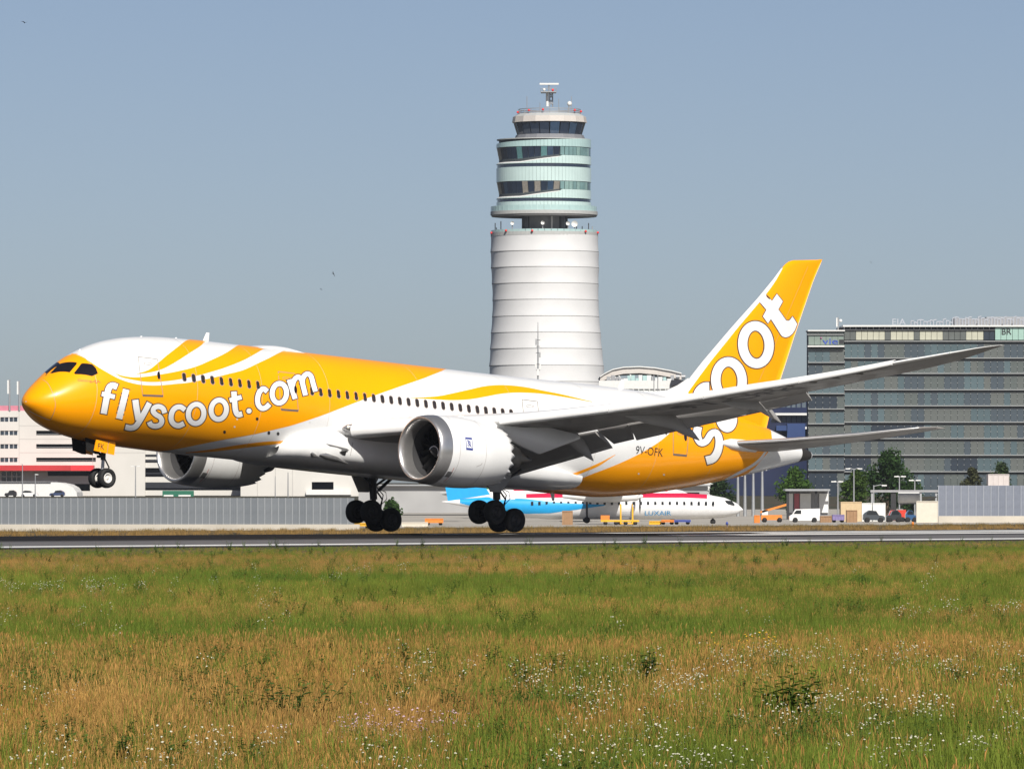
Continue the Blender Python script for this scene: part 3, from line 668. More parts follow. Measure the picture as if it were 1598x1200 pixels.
# ---- wings
WY = [2.2, 4, 10.8, 27, 28.5, 29.6, 30.06]; WL = [17.75, 18.98, 23.3, 34.75, 36.35, 38.1, 39.17]
TY = [2.2, 9.4, 11.5, 20.8, 23.5, 26.7, 28.5, 29.6, 30.06]; TE_ = [30.0, 30.4, 31.0, 34.65, 35.7, 37.5, 38.4, 39.05, 39.45]
ZY = [2.2, 4, 6, 8.5, 10.8, 14.5, 18, 21, 23, 27, 28.5, 30.06]; ZL = [-1.1, -.95, -.72, -.45, -.18, .48, 1.2, 1.93, 2.4, 3.5, 4.0, 4.70]
DY = [2.2, 4, 9, 12, 20.8, 27, 30.06]; DZ = [-.1, 0, .12, .30, .14, .02, 0]
TCY = [2.2, 9, 20, 30.06]; TC = [.125, .105, .095, .085]
def wsec(y):
    return float(np.interp(y, WY, WL)), float(np.interp(y, TY, TE_)), float(pchip(ZY, ZL, np.array(float(y)))), float(np.interp(y, DY, DZ)), float(np.interp(y, TCY, TC))
CC = np.concatenate([np.linspace(1, 0, 22)**1.6, (np.linspace(0, 1, 22)**1.6)[1:]])
def wing_row(y, sgn, c0=0.):
    l, t, z, dz, tc = wsec(y); ch = t-l; row = []
    for k, c in enumerate(CC):
        up = k < 22; th = tc*ch*float(naca(np.array(c)))*1.0; cam_ = .02*ch*4*c*(1-c)
        row.append((l+c*ch, sgn*y, z+dz*c+cam_+(th if up else -th*.9)))
    return row
def under(x, y, off=0.):      # lower wing surface point
    l, t, z, dz, tc = wsec(abs(y)); c = np.clip((x-l)/(t-l), 0, 1); ch = t-l
    return z+dz*c+.02*ch*4*c*(1-c)-.9*tc*ch*float(naca(np.array(c)))-off
def rib(le, te, tk=.13, n=9):
    le = np.array(le); te = np.array(te); d = te-le; c = np.linalg.norm(d); d /= c; up = np.array([0, 0, 1.])-d*d[2]; up /= np.linalg.norm(up); P = []
    f = np.linspace(0, 1, n)**1.5
    for s, fs in ((1, f[::-1]), (-1, f[1:])):
        for q in fs: P.append(le+d*c*q+up*s*c*tk*float(naca(np.array(q)))+up*c*.03*math.sin(math.pi*q))
    return [tuple(p) for p in P]
def body_of_ribs(ribs):
    mb = MB(); mb.grid(ribs, closed=True); n = len(ribs[0]); mb.add(ribs[0], [tuple(range(n))]); mb.add(ribs[-1], [tuple(range(n))]); return mb
def mir(P, s): return [(p[0], p[1]*(-s), p[2]) for p in P]    # measured on the port side (y<0): s=-1 keeps, s=+1 mirrors
FLAPS = []
def fl(pxs):
    """((u,v,y) leading edge, (u,v,y) trailing edge) at both ends, reach forward under the wing"""
    out = []
    for (le, te) in pxs:
        a = inv_y(*le); b = inv_y(*te); a = b+(a-b)*.95; out.append((a, b))
    return out
FLAPS.append(fl([((845, 700, -3.1), (803, 743, -3.0)), ((927, 671, -9.3), (957, 699, -9.3))]))
FLAPS[0][0] = (np.array([28.7, -3.0, -1.35]), inv_y(803, 743, -3.1))
FLAPS.append(fl([((931, 668.5, -9.4), (958.5, 693, -9.5)), ((980, 659, -11.4), (990.5, 685.5, -11.4))]))
FLAPS.append(fl([((981.5, 658.5, -11.45), (994, 687.3, -11.45)), ((1257, 611, -20.8), (1268, 625, -20.7))]))
def wing(s):
    mb = MB(); ys = np.concatenate([np.linspace(2.2, 10.8, 9), np.linspace(11.6, 26.6, 16), [27.3, 28, 28.6, 29.1, 29.5, 29.8, 30.0, 30.06]])
    rows = [wing_row(y, s) for y in ys]; mb.grid(rows, closed=True); mb.add(rows[-1], [tuple(range(len(rows[-1])))])
    m_ = len(CC)                  # white upper side and nose, grey underside
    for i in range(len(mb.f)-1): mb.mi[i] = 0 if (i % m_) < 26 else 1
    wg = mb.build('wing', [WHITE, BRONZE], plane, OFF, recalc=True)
    for y0, y1, hs in ((3.7, 8.3, (.90, .74)), (10.35, 15.0, (.52, .48)), (15.03, 19.0, (.48, .44)), (19.03, 23.0, (.44, .38)), (23.03, 26.9, (.38, .30))):
        rows = []
        for y in np.linspace(y0, y1, 6):
            l, t, z, dz, tc = wsec(y); h = np.interp(y, (y0, y1), hs); x = l-.05
            sec = [(.9, .52), (.6, .52), (.35, .47), (.15, .38), (.02, .26), (-.10, .10), (-.15, -.04), (-.14, -.18), (-.08, -.32), (.05, -.48), (.12, -.46), (.06, -.2), (.12, .08), (.4, .34)]
            rows.append([(x+a*h, s*y, z+b*h) for a, b in sec])
        q = body_of_ribs(rows).build('slat', WHITE, wg, recalc=True)
    for k, f in enumerate(FLAPS):
        ribs = []
        for q in np.linspace(0, 1, 5):
            a = f[0][0]*(1-q)+f[1][0]*q; b = f[0][1]*(1-q)+f[1][1]*q; ribs.append(mir(rib(a, b), s))
        body_of_ribs(ribs).build('flap', GREYP, wg, recalc=True)
    for (tu, tv, ty), (hu, hv), x0, r in (((926.6, 719, -8.6), (893, 683), 26.6, .36), ((1092, 687, -14), (1050, 658), 28.2, .30), ((1219, 659, -18.2), (1184, 631), 31.0, .24)):
        tip = inv_y(tu, tv, ty); hg = inv_y(hu, hv, ty)
        p0 = (x0, ty, under(x0, ty)+.05); pm = ((x0+hg[0])/2, ty, under((x0+hg[0])/2, ty, .08))
        pts = mir([p0, tuple(np.array(p0)*.6+np.array(pm)*.4), pm, tuple(hg), tuple(hg*.6+tip*.4+[0, 0, .04]), tuple(hg*.25+tip*.75+[0, 0, .03]), tuple(tip)], s)
        MB().tube(pts, [r*.1, r*.6, r*.95, r*1.1, r*.95, r*.5, .02], 12, ell=(.62, 1.15)).build('flap_track_fairing', GREYP, wg, recalc=True)
    SM_ = mat('wing_seam', (.10, .095, .09), .6, var=.1)
    for c0, y0, y1 in ((.17, 3.6, 26.5), (.62, 11.5, 26.5), (.40, 4, 24)):
        rows = []
        for y in np.linspace(y0, y1, 30):
            l, t, z, dz, tc = wsec(y); rows.append([(l+(t-l)*c0+d_, s*y, under(l+(t-l)*c0+d_, y, .008)) for d_ in (0, .035)])
        MB().grid(rows).build('skin_seam', SM_, wg)
    for y in np.linspace(5, 25, 21):
        l, t, z, dz, tc = wsec(y); x = l+(t-l)*.28; w_ = .10+.012*(t-l)
        MB().add([(x+2*w_*math.cos(a), s*(y+w_*math.sin(a)), under(x+2*w_*math.cos(a), y, .01)) for a in np.linspace(0, 6.283, 12, endpoint=False)], [tuple(range(12))]).build('access_panel', GREYP, wg)
    if s < 0:      # registration under the wing
        V, F, bb = text_verts('9V-OFK'); V = np.array(V); q = (V[:, 0]-bb[0])/(bb[1]-bb[0]); r = (V[:, 1]-bb[2])/(bb[3]-bb[2]); P = []
        for a, b in zip(q, r):
            y = 16.4+5.6*a; l, t, z, dz, tc = wsec(y); x = l+(t-l)*(.62-.34*b); P.append((x, s*y, under(x, y, .012)))
        MB().add(P, F).build('registration', DARK, wg)
    MB().tube([(18.45, s*3.25, -.98), (18.6, s*3.4, -.96), (19.2, s*3.7, -.9)], [.05, .17, .24], 12).build('landing_light', SILVER, wg)
    MB().tube([(18.56, s*3.50, -.93), (18.62, s*3.56, -.93)], [.10, .10], 12).build('lamp', mat('lamp_lens', (.95, .90, .75), .1, coat=1.), wg)
    return wg
wing(-1); wing(1)
# ---- engines
EY, EZ, EX = 9.73, -2.12, 18.05
COWL = [(.75, 1.79), (1.2, 1.815), (1.8, 1.835), (2.6, 1.83), (3.3, 1.79), (3.9, 1.71), (4.5, 1.60), (5.0, 1.50)]
FANM = mat('fan_blade', (.009, .009, .010), .5, metal=.2, var=.1); CORE = mat('core_metal', (.10, .095, .09), .4, metal=.8, var=.15, vscale=3); DUCT = mat('intake_lining_shaded', (.045, .045, .047), .5, var=.08)  # fan and lining colours darkened to stand in for shade inside the intake
LOUV = mat('louvre_grey', (.22, .22, .22), .5, metal=.4, var=.1)
def engine(s):
    c = (EX, s*EY, EZ)
    mb = MB(); N = 120; rows = []
    for h, r in COWL: rows.append([(EX+h, s*EY+r*math.cos(t), EZ+r*math.sin(t)) for t in np.linspace(0, 2*math.pi, N, endpoint=False)])
    ang = np.linspace(0, 2*math.pi, N, endpoint=False); saw = np.abs(((ang*20/(2*math.pi)) % 1)-.5)*2
    rows.append([(EX+5.06+.34*q, s*EY+(1.475-.06*q)*math.cos(t), EZ+(1.475-.06*q)*math.sin(t)) for t, q in zip(ang, saw)])
    rows.append([(EX+5.05+.34*q, s*EY+(1.455-.06*q)*math.cos(t), EZ+(1.455-.06*q)*math.sin(t)) for t, q in zip(ang, saw)])
    rows.append([(EX+4.3, s*EY+1.52*math.cos(t), EZ+1.52*math.sin(t)) for t in ang])
    mb.grid(rows, closed=True); eng = mb.build('engine', WHITE, plane, OFF, recalc=True)
    MB().lathe([(.80, 1.395), (.55, 1.405), (.32, 1.425), (.14, 1.47), (.04, 1.53), (0, 1.59), (.05, 1.655), (.18, 1.71), (.42, 1.76), (.75, 1.79)], c, 'x', 96).build('intake_lip', SILVER, eng, recalc=True)  # bare metal carried inward to imitate the sunlit crescent before the dark lining
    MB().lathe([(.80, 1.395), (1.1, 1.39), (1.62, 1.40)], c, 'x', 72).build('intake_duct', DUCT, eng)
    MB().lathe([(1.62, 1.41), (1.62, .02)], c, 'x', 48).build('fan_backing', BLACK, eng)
    mb = MB()
    for k in range(18):
        a = 2*math.pi*k/18; P = []
        for r, x0, x1, tw in ((.40, 1.25, 1.58, .10), (.8, 1.22, 1.56, .20), (1.15, 1.20, 1.52, .30), (1.38, 1.22, 1.50, .36)):
            for xx, aa in ((x0, a), (x1, a+tw*s*.9/ max(r, .5))): P.append((EX+xx, s*EY+r*math.cos(aa), EZ+r*math.sin(aa)))
        mb.add(P, [(0,1,3,2), (2,3,5,4), (4,5,7,6)], 0, True)
    mb.build('fan', FANM, eng)
    MB().lathe([(.78, .0), (.84, .09), (1.0, .22), (1.25, .36), (1.45, .42)], c, 'x', 32).build('spinner', DARK, eng, recalc=True)
    mb = MB(); rows = []
    for t in np.linspace(0, 4.2, 20):
        r = .08+.06*t; x = .80+.085*t; rows.append([(EX+x-.012, s*EY+(r-.03)*math.cos(t), EZ+(r-.03)*math.sin(t)), (EX+x+.0, s*EY+(r+.03)*math.cos(t), EZ+(r+.03)*math.sin(t))])
    mb.grid(rows).build('spinner_swirl', LTR, eng)
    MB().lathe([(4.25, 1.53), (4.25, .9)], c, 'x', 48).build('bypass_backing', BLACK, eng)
    MB().lathe([(4.2, 1.02), (5.0, 1.0), (5.8, .84), (6.6, .62), (6.62, .58), (6.3, .5)], c, 'x', 48).build('core_nozzle', CORE, eng)
    MB().lathe([(6.2, .48), (6.8, .40), (7.4, .22), (7.9, .03)], c, 'x', 32).build('exhaust_plug', CORE, eng)
    # pylon
    top = [(20.2, -.40), (21.0, -.26), (22.2, -.16), (23.4, -.10), (24.6, -.15), (27, -.35), (29.2, -.55)]
    bot = [(20.2, -.46), (21.0, -.50), (22.2, -.62), (23.4, -.95), (25.0, -1.45), (26.3, -1.76), (29.2, -.75)]
    rows = []
    for (x, zt), (xb, zb), hw in zip(top, bot, (.04, .20, .27, .30, .28, .22, .04)):
        rows.append([(x, s*EY-hw, zt), (x, s*EY+hw, zt), (xb, s*EY+hw*.9, zb), (xb, s*EY-hw*.9, zb)])
    body_of_ribs(rows).build('pylon', WHITE, eng, recalc=True)
    sf = Lathe([(EX+h, r) for h, r in COWL], s*EY, EZ)
    # emblem plate, cowl seams, service panel
    def ring(name, x0, x1, m, a0=-85, a1=70, off=.006):
        A = np.linspace(a0, a1, 40); q = []
        for x in (x0, x1): q.append(sf.S(np.full(40, x), A)+normal(sf, np.full(40, x), A)*off)
        P = np.concatenate(q); n = np.concatenate([normal(sf, np.full(40, x0), A)]*2); return mesh_norm(name, P, [(i, i+1, 41+i, 40+i) for i in range(39)], n, m, eng)
    SEAM = mat('cowl_seam', (.45, .42, .40), .5, var=.1)
    ring('cowl_seam', EX+1.22, EX+1.245, SEAM); ring('cowl_seam', EX+3.02, EX+3.045, SEAM)
    ring('warning_stripe', EX+1.06, EX+1.085, REDM, -62, -30)
    cx, ca = EX+1.83, 12.
    R4 = lambda x0, x1, a0, a1: [(x0, a0), (x1, a0), (x1, a1), (x0, a1)]
    patch('emblem', sf, R4(cx-.23, cx+.23, ca-10.5, ca+10.5), BLUEM, .006, eng, .12)
    patch('emblem_field', sf, R4(cx-.195, cx+.195, ca-7.0, ca+7.0), LTR, .009, eng, .12)
    for dx, da in ((-.035, .7), (.035, -.7)):
        V, F, bb = text_verts('R'); V = np.array(V); x = cx+dx-.11+(V[:, 0]-bb[0])/(bb[1]-bb[0])*.22; a = ca+da-5.+(V[:, 1]-bb[2])/(bb[3]-bb[2])*10.
        n = normal(sf, x, a); mesh_norm('emblem_letter', sf.S(x, a)+n*(.012+.002*(dx > 0)), F, n, BLUEM, eng)
    patch('access_panel', sf, R4(EX+.80, EX+1.12, -50, -38), LOUV, .007, eng, .15)
    mesh_norm('latch_mark', *[(lambda Q: Q)(z) for z in stroke_geo(sf, [(744, 728), (751, 725), (753, 722)], .7, .007)] , SEAM, eng) if s < 0 else None
    return eng
engine(-1); engine(1)
# ---- vertical fin
mb = MB(); rows = []
for z in np.concatenate([np.linspace(1.2, 10.6, 22), [10.9, 11.05, 11.15, 11.22, 11.27, 11.32, 11.4, 11.48, 11.53]]):
    l, t = np.interp(z, FIN_Z, FIN_L), np.interp(z, FIN_Z, FIN_T); row = []; th = 1.
    for k, cc in enumerate(CC):
        y = .105*(t-l)*float(naca(np.array(cc)))*th; row.append((l+cc*(t-l), -y if k < 22 else y, z))
    rows.append(row)
mb.grid(rows, closed=True); mb.add(rows[-1], [tuple(range(len(rows[-1])))]); fin = mb.build('vertical_fin', YEL, plane, OFF, recalc=True)
mb = MB(); rows = []            # white leading edge, a cap standing just proud of the fin
for z in np.linspace(2.9, 10.75, 26):
    l, t = np.interp(z, FIN_Z, FIN_L), np.interp(z, FIN_Z, FIN_T); wd = np.interp(z, [2.9, 4, 9.6, 10.75], [.46, .40, .22, .03])
    row = []
    for cc, sg in [(c, -1) for c in np.linspace(wd, 0, 9)]+[(c, 1) for c in np.linspace(0, wd, 9)[1:]]:
        y = .105*(t-l)*float(naca(np.array(cc/(t-l))))+.008; row.append((l+cc-.012, sg*y, z))
    rows.append(row)
mb.grid(rows).build('leading_edge', WHITE, fin)
mb = MB(); rows = []            # dorsal fillet
for x, h, hw in ((42.6, .02, .05), (43.6, .12, .14), (44.6, .35, .24), (45.4, .75, .33), (46.2, 1.3, .38)):
    t = float(prof(np.array(x))[0]); rows.append([(x, -hw*1.6, t-.25), (x, -hw, t-.02), (x, -hw*.45, t+h*.6), (x, 0, t+h), (x, hw*.45, t+h*.6), (x, hw, t-.02), (x, hw*1.6, t-.25)])
mb.grid(rows).build('dorsal_fillet', WHITE, fin)
MB().box((53.9, -.03, 9.9), (53.93, -.031, 10)).build('static_wick', DARK, fin)
RUD = [(53.9, 11.3), (50.6, 2.9)]
mesh_norm('rudder_joint', *stroke_geo(FIN, b2px(FIN.S(np.linspace(54.9, 50.9, 8), np.linspace(11.0, 3.2, 8))), .3, .006, across=1), FRAMEM, fin)
# fin lettering
letter('letter_o', FIN, [(ellipse((1180, 538), 20.6, 29.4, -4), 14.6, True)], fin, 1.8)
letter('letter_o', FIN, [(ellipse((1138, 594), 20.6, 29.4, -4), 14.6, True)], fin, 1.8)
tp = [(700, 278), (740, 320), (770, 275), (808, 322), (780, 372), (828, 440), (843, 443), (853, 436), (868, 415), (898, 462), (884, 500), (868, 524), (846, 541), (825, 547), (805, 541), (795, 530), (733, 432), (715, 460), (683, 415), (705, 375), (662, 325)]
tp = np.array([(a/4+1020, b/4+390) for a, b in tp]); x, a = solve_px(FIN, tp)
patch('letter_t', FIN, list(zip(x, a)), LTR, .012, fin, .4)
mesh_norm('letter_t_outline', *stroke_geo(FIN, np.concatenate([np.linspace(tp[i], tp[(i+1) % len(tp)], 4)[:-1] for i in range(len(tp))]), 2.6, .006, closed=True, across=1), OUTL, fin)
letter('letter_c', FIN, [([(1107, 604), (1100, 604.5), (1094, 608.5), (1090, 615), (1089, 622)], 15, False)], fin, 1.8)
patch_px('letter_c', FUS, ellipse((1134, 652.5), 16.5, 22, -8, 40), LTR, .012, fus, .4)
mesh_norm('letter_c_outline', *stroke_geo(FUS, ellipse((1134, 652.5), 17, 22.6, -8, 48), 2.4, .007, closed=True, across=1), OUTL, fus)
letter('letter_s', FUS, [([(p_/4.994+1000, q_/4.994+600) for p_, q_ in ((447, 330), (440, 395), (468, 452), (512, 440), (550, 385), (590, 378), (612, 430), (604, 510), (568, 572), (512, 592))], [12.5, 12.5, 10.5, 10.5, 10.5, 10.5, 11.5, 12, 12.5, 13], False)], fus, 1.8)
# ---- tailplanes
def tailplane(s):
    mb = MB(); rows = []
    for y, l, t, z in ((.9, 47.2, 52.2, .42), (1.7, 47.9, 52.7, .55), (4, 49.9, 53.7, .88), (7, 52.5, 55.05, 1.40), (9, 54.25, 55.95, 1.80), (9.6, 54.95, 56.25, 1.93), (9.9, 55.7, 56.45, 2.0)):
        row = []
        for k, c in enumerate(CC):
            th = .095*(t-l)*float(naca(np.array(c))); row.append((l+c*(t-l), s*y, z+(th if k < 22 else -th)))
        rows.append(row)
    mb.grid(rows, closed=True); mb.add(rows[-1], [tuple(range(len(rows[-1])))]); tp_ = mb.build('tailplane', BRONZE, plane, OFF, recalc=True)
    mb = MB(); rows = []
    for y, l, t, z in ((1.9, 48.05, 52.8, .575), (4, 49.9, 53.7, .88), (7, 52.5, 55.05, 1.40), (9.0, 54.25, 55.95, 1.80), (9.5, 54.85, 56.2, 1.915)):
        row = []
        for cc, sg in [(c, 1) for c in np.linspace(.09, 0, 7)]+[(c, -1) for c in np.linspace(0, .05, 7)[1:]]:
            row.append((l+cc*(t-l)-.008, s*y, z+sg*(.095*(t-l)*float(naca(np.array(cc)))+.006)))
        rows.append(row)
    mb.grid(rows).build('leading_edge', SILVER, tp_)
    mb = MB(); rows = []         # white root fairing
    for x, hw, hh in ((46.9, .02, .02), (47.2, .2, .16), (47.9, .36, .30), (49.0, .40, .34), (50.2, .36, .30)):
        w_ = float(prof(np.array(x))[2]); rows.append([(x, s*(w_*.93+hw*max(0, math.cos(q))), .52+hh*math.sin(q)) for q in np.linspace(-math.pi/2, math.pi/2, 11)])
    mb.grid(rows).build('root_fairing', WHITE, tp_)
tailplane(-1); tailplane(1)
# ---- landing gear
def wheel(name, c, r, wd, parent, hubm, side=-1):
    mb = MB(); h = wd/2
    mb.lathe([(-h*.55, r*.52), (-h*.9, r*.62), (-h, r*.80), (-h*.82, r*.95), (-h*.3, r), (h*.3, r), (h*.82, r*.95), (h, r*.80), (h*.9, r*.62), (h*.55, r*.52)], c, 'y', 40, 0)
    for sg in (-1, 1): mb.lathe([(sg*h*.55, r*.52), (sg*h*.72, r*.49), (sg*h*.70, r*.42), (sg*h*.25, r*.36), (sg*h*.2, r*.22), (sg*h*.45, r*.16), (sg*h*.5, .001)], c, 'y', 28, 1)
    return mb.build(name, [TYRE, hubm], parent, recalc=True)
ng = MB(); ng.tube([(5.28, 0, -2.5), (5.3, 0, -3.65)], .13, 12, 0); ng.tube([(5.3, 0, -3.6), (5.3, 0, -4.57)], .085, 12, 1); ng.tube([(5.3, -.32, -4.57), (5.3, .32, -4.57)], .07, 8, 0)
ng.tube([(5.42, 0, -3.6), (5.72, 0, -4.0), (5.42, 0, -4.45)], .04, 6, 0); ng.tube([(3.9, 0, -2.9), (5.2, 0, -3.4)], .07, 8, 0); ng.tube([(4.2, -.2, -2.95), (5.2, -.05, -3.5)], .04, 6, 0)
ng.box((5.05, -.22, -3.55), (5.2, .22, -3.42), 0)
gear = ng.build('nose_gear', [DARK, STRUT], plane, OFF)
for y in (-.36, .36): wheel('wheel', (5.3, y, -4.57), .51, .40, gear, HUB)
DP = [inv_y(u, v, -.86) for u, v in ((150.5, 686), (180.5, 690), (178.3, 710), (147, 703))]
for y in (-.86, .86):
    MB().prism([(p[0], p[2]) for p in DP], y-.02, y+.02).build('gear_door', YEL, gear)
    if y < 0:
        V, F, bb = text_verts('FK'); P = []
        for v in V:
            q = (v[0]-bb[0])/(bb[1]-bb[0]); r = (v[1]-bb[2])/(bb[3]-bb[2]); p = inv_y(153+10*q+.8*r, 700.5+1.6*q-9*r, y-.026); P.append(tuple(p))
        MB().add(P, F).build('door_lettering', DARK, gear)
        a, b = inv_y(169.5, 688.5, y-.024), inv_y(167.3, 708, y-.024)
        MB().add([tuple(a), (a[0]+.035, a[1], a[2]), (b[0]+.035, b[1], b[2]), tuple(b)], [(0, 1, 2, 3)]).build('door_seam', FRAMEM, gear)
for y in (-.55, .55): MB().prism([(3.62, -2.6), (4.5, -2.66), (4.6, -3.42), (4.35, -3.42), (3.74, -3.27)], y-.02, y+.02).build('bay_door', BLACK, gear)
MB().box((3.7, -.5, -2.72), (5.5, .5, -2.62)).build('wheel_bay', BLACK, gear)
def main_gear(s):
    cx, cy, cz = 28.06, s*4.9, -4.87
    mb = MB(); mb.tube([(27.75, s*4.95, -2.2), (28.0, cy, -4.0)], .20, 14); mb.tube([(28.0, cy, -3.9), (cx, cy, cz)], .135, 12)
    mb.tube([(27.15, cy, cz+.26), (29.0, cy, cz-.24)], .13, 10)
    mb.tube([(28.2, cy, -3.55), (28.62, cy, -3.95), (28.35, cy, -4.6)], .05, 6); mb.tube([(28.25, cy+.1, -3.3), (28.75, cy+.1, -3.7), (28.6, cy+.05, -4.4)], .03, 6)
    mb.tube([(28.05, s*4.6, -3.5), (27.9, s*3.0, -2.6)], .09, 8); mb.tube([(28.0, s*4.9, -3.4), (26.3, s*4.3, -2.5)], .08, 8); mb.tube([(28, cy, -3.3), (29.6, cy, -2.3)], .07, 8)
    mb.tube([(28.3, cy, -3.4), (28.75, cy-.1, -3.55), (28.85, cy-.1, -3.9), (28.5, cy, -4.3)], .022, 6)
    for k in (-1, 1):
        ax = (cx+k*.715, cz-k*.165); mb.tube([(ax[0], cy-.55, ax[1]), (ax[0], cy+.55, ax[1])], .10, 8)
    g = mb.build('main_gear', DARK, plane, OFF)
    for k in (-1, 1):
        for y in (-.6, .6): wheel('wheel', (cx+k*.715, cy+y, cz-k*.165), .635, .50, g, HUBD)
    MB().prism([(26.5, -2.6), (28.6, -2.7), (28.4, -3.1), (27.9, -3.62), (27.2, -3.66)], s*5.25-.03, s*5.25+.03).build('gear_door', WHITE if False else GREYP, g)
main_gear(-1); main_gear(1)
# small belly details on the fairing
def on_fair(u, v, off=.012):
    y = -3.15
    for _ in range(4):
        p = inv_y(u, v, y); fw_ = float(pchip(FX, FW, np.array(p[0]))); fb = float(pchip(FX, FB, np.array(p[0]))); ft = float(pchip(FX, FT, np.array(p[0])))
        h_ = min(.999, abs(p[2]+2.1)/((-2.1-fb) if p[2] < -2.1 else (ft+2.1))); sn = h_**(1/.75); y = -(fw_*max(.05, 1-sn*sn)**.31+off)
    p[1] = y; return tuple(p)
MB().add([on_fair(*q) for q in ((509, 692), (542, 700), (545, 702), (539, 711), (533, 709))], [(0, 1, 2, 3, 4)]).build('air_inlet', LOUV, fair)
MB().add([on_fair(*q) for q in ((530, 705), (542, 703), (539, 711), (535, 710))], [(0, 1, 2, 3)]).build('inlet_mouth', BLACK, fair, (0, -.006, 0))
MB().tube([on_fair(499, 709, 0), on_fair(508, 711, .03), on_fair(525, 716, .03), on_fair(545, 724, 0)], [.05, .17, .15, .02], 12).build('outlet_blister', SILVER, fair)
MB().tube([on_fair(486, 706, 0), on_fair(489, 710, .03), on_fair(497, 713, 0)], [.05, .13, .04], 10).build('outlet_blister', SILVER, fair)
mb = MB(); q_ = [on_fair(u, v, .008) for u, v in ((551, 690), (549, 700), (547, 710), (546, 720))]
mb.grid([[p, (p[0]+.03, p[1], p[2])] for p in q_]).build('panel_edge', FRAMEM, fair)

# ================================================================== background
def bx(u0, u1, v0, v1, Z, dep):        # pixel rectangle at depth Z, pushed back by dep -> corner pair
    a = W(u0, v1, Z); b = W(u1, v0, Z); return (a.x, Z, a.z), (b.x, Z+dep, b.z)
def pbox(name, u0, u1, v0, v1, Z, dep, m, parent, mb=None):
    L = Vector(parent.location) if parent else Vector(); a, b = bx(u0, u1, v0, v1, Z, dep)
    return MB().box(a, b).build(name, m, parent, -L if parent else None)
def root(name, label, cat, u, Z, group=None): return thing(name, label, cat, floorW(u, Z), group)
def openwall(name, u0, u1, v0, v1, holes, Z, th, m, parent):
    us = sorted({u0, u1, *[h[0] for h in holes], *[h[1] for h in holes]}); vs = sorted({v0, v1, *[h[2] for h in holes], *[h[3] for h in holes]})
    us = [u for u in us if u0 <= u <= u1]; vs = [v for v in vs if v0 <= v <= v1]; mb = MB()
    for j in range(len(vs)-1):
        run = None
        for i in range(len(us)-1):
            cu, cv = (us[i]+us[i+1])/2, (vs[j]+vs[j+1])/2
            solid = not any(h[0] < cu < h[1] and h[2] < cv < h[3] for h in holes)
            if solid: mb.box(*bx(us[i], us[i+1], vs[j], vs[j+1], Z, th))
    bm = bmesh.new(); me = mb.mesh(name, m); bm.from_mesh(me); bmesh.ops.remove_doubles(bm, verts=bm.verts, dist=.001)
    # drop the faces two neighbouring blocks share
    seen = {}
    for f in bm.faces: seen.setdefault(frozenset(v.index for v in f.verts), []).append(f)
    bmesh.ops.delete(bm, geom=[f for k in seen.values() if len(k) > 1 for f in k], context='FACES'); bm.to_mesh(me); bm.free()
    return link(bpy.data.objects.new(name, me), parent, -Vector(parent.location))
CONC = mat('pale_render', (.60, .58, .54), .9, var=.06, vscale=.15); CONC2 = mat('concrete_base', (.50, .46, .39), .95, var=.12, vscale=.4)
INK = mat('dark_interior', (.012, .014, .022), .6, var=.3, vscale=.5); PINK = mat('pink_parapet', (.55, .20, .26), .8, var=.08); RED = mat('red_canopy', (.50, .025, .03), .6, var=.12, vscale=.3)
PANEG = mat('office_glass_dark', (.03, .045, .065), .12, var=.2, vscale=.4); METAL = mat('galvanised_metal', (.35, .36, .37), .5, metal=.4, var=.1); WMET = mat('white_metal', (.70, .70, .68), .5, var=.06)

# ---- noise barriers beyond the runway
def barrier(u0, u1, pitch, v0, v1, vb, Z, m, pm, label):
    r = root('noise_barrier', label, 'barrier', (u0+u1)/2, Z); L = Vector(r.location); k = Z/FPX
    a = W(0, v0, Z); b = W(0, v1, Z); w_ = pitch*k
    pan = MB().box((-w_/2+.03, -.05, 0), (w_/2-.03, .05, a.z-b.z))
    for q in range(1, 4): pan.box((-w_/2+.03+w_*q/4-.03, -.075, .05), (-w_/2+.03+w_*q/4-.0, -.0505, a.z-b.z-.05))
    mm = [pan.mesh('panel', x) for x in m]; pst = MB().box((-.035, -.09, -.1), (.035, .09, a.z-b.z+.02)).mesh('post', pm)
    rr = random.Random(int(Z))
    for i in range(int((u1-u0)/pitch)):
        x = (u0+pitch*(i+.5)-UH)*k
        link(bpy.data.objects.new('panel', mm[rr.choice([0, 0, 1, 1, 2])]), r, Vector((x, Z, b.z))-L); link(bpy.data.objects.new('post', pst), r, Vector((x-w_/2, Z-.02, b.z))-L)
    g = W(0, vb, Z); MB().box(((u0-UH)*k, Z-.25, g.z-.6), ((u1-UH)*k, Z+.25, b.z)).build('concrete_base', CONC2, r, -L)
    return r
BP = [mat('barrier_panel_%d' % i, c, .8, var=.12, vscale=1.5) for i, c in enumerate(((.165, .182, .200), (.177, .194, .212), (.153, .170, .188)))]
BP2 = [mat('barrier_panel_b%d' % i, c, .8, var=.12, vscale=1.5) for i, c in enumerate(((.18, .20, .245), (.19, .21, .255), (.17, .19, .235)))]
barrier(-40, 562, 10.8, 777, 818, 829.5, 550, BP, mat('barrier_post', (.27, .285, .30), .7, var=.1), 'long grey panelled noise barrier on a concrete base below the airliner nose')
barrier(1465, 1650, 11.7, 757.5, 805, 818, 720, BP2, mat('barrier_post_b', (.30, .32, .36), .7, var=.1), 'taller blue grey noise barrier beyond the runway under the wingtip side')

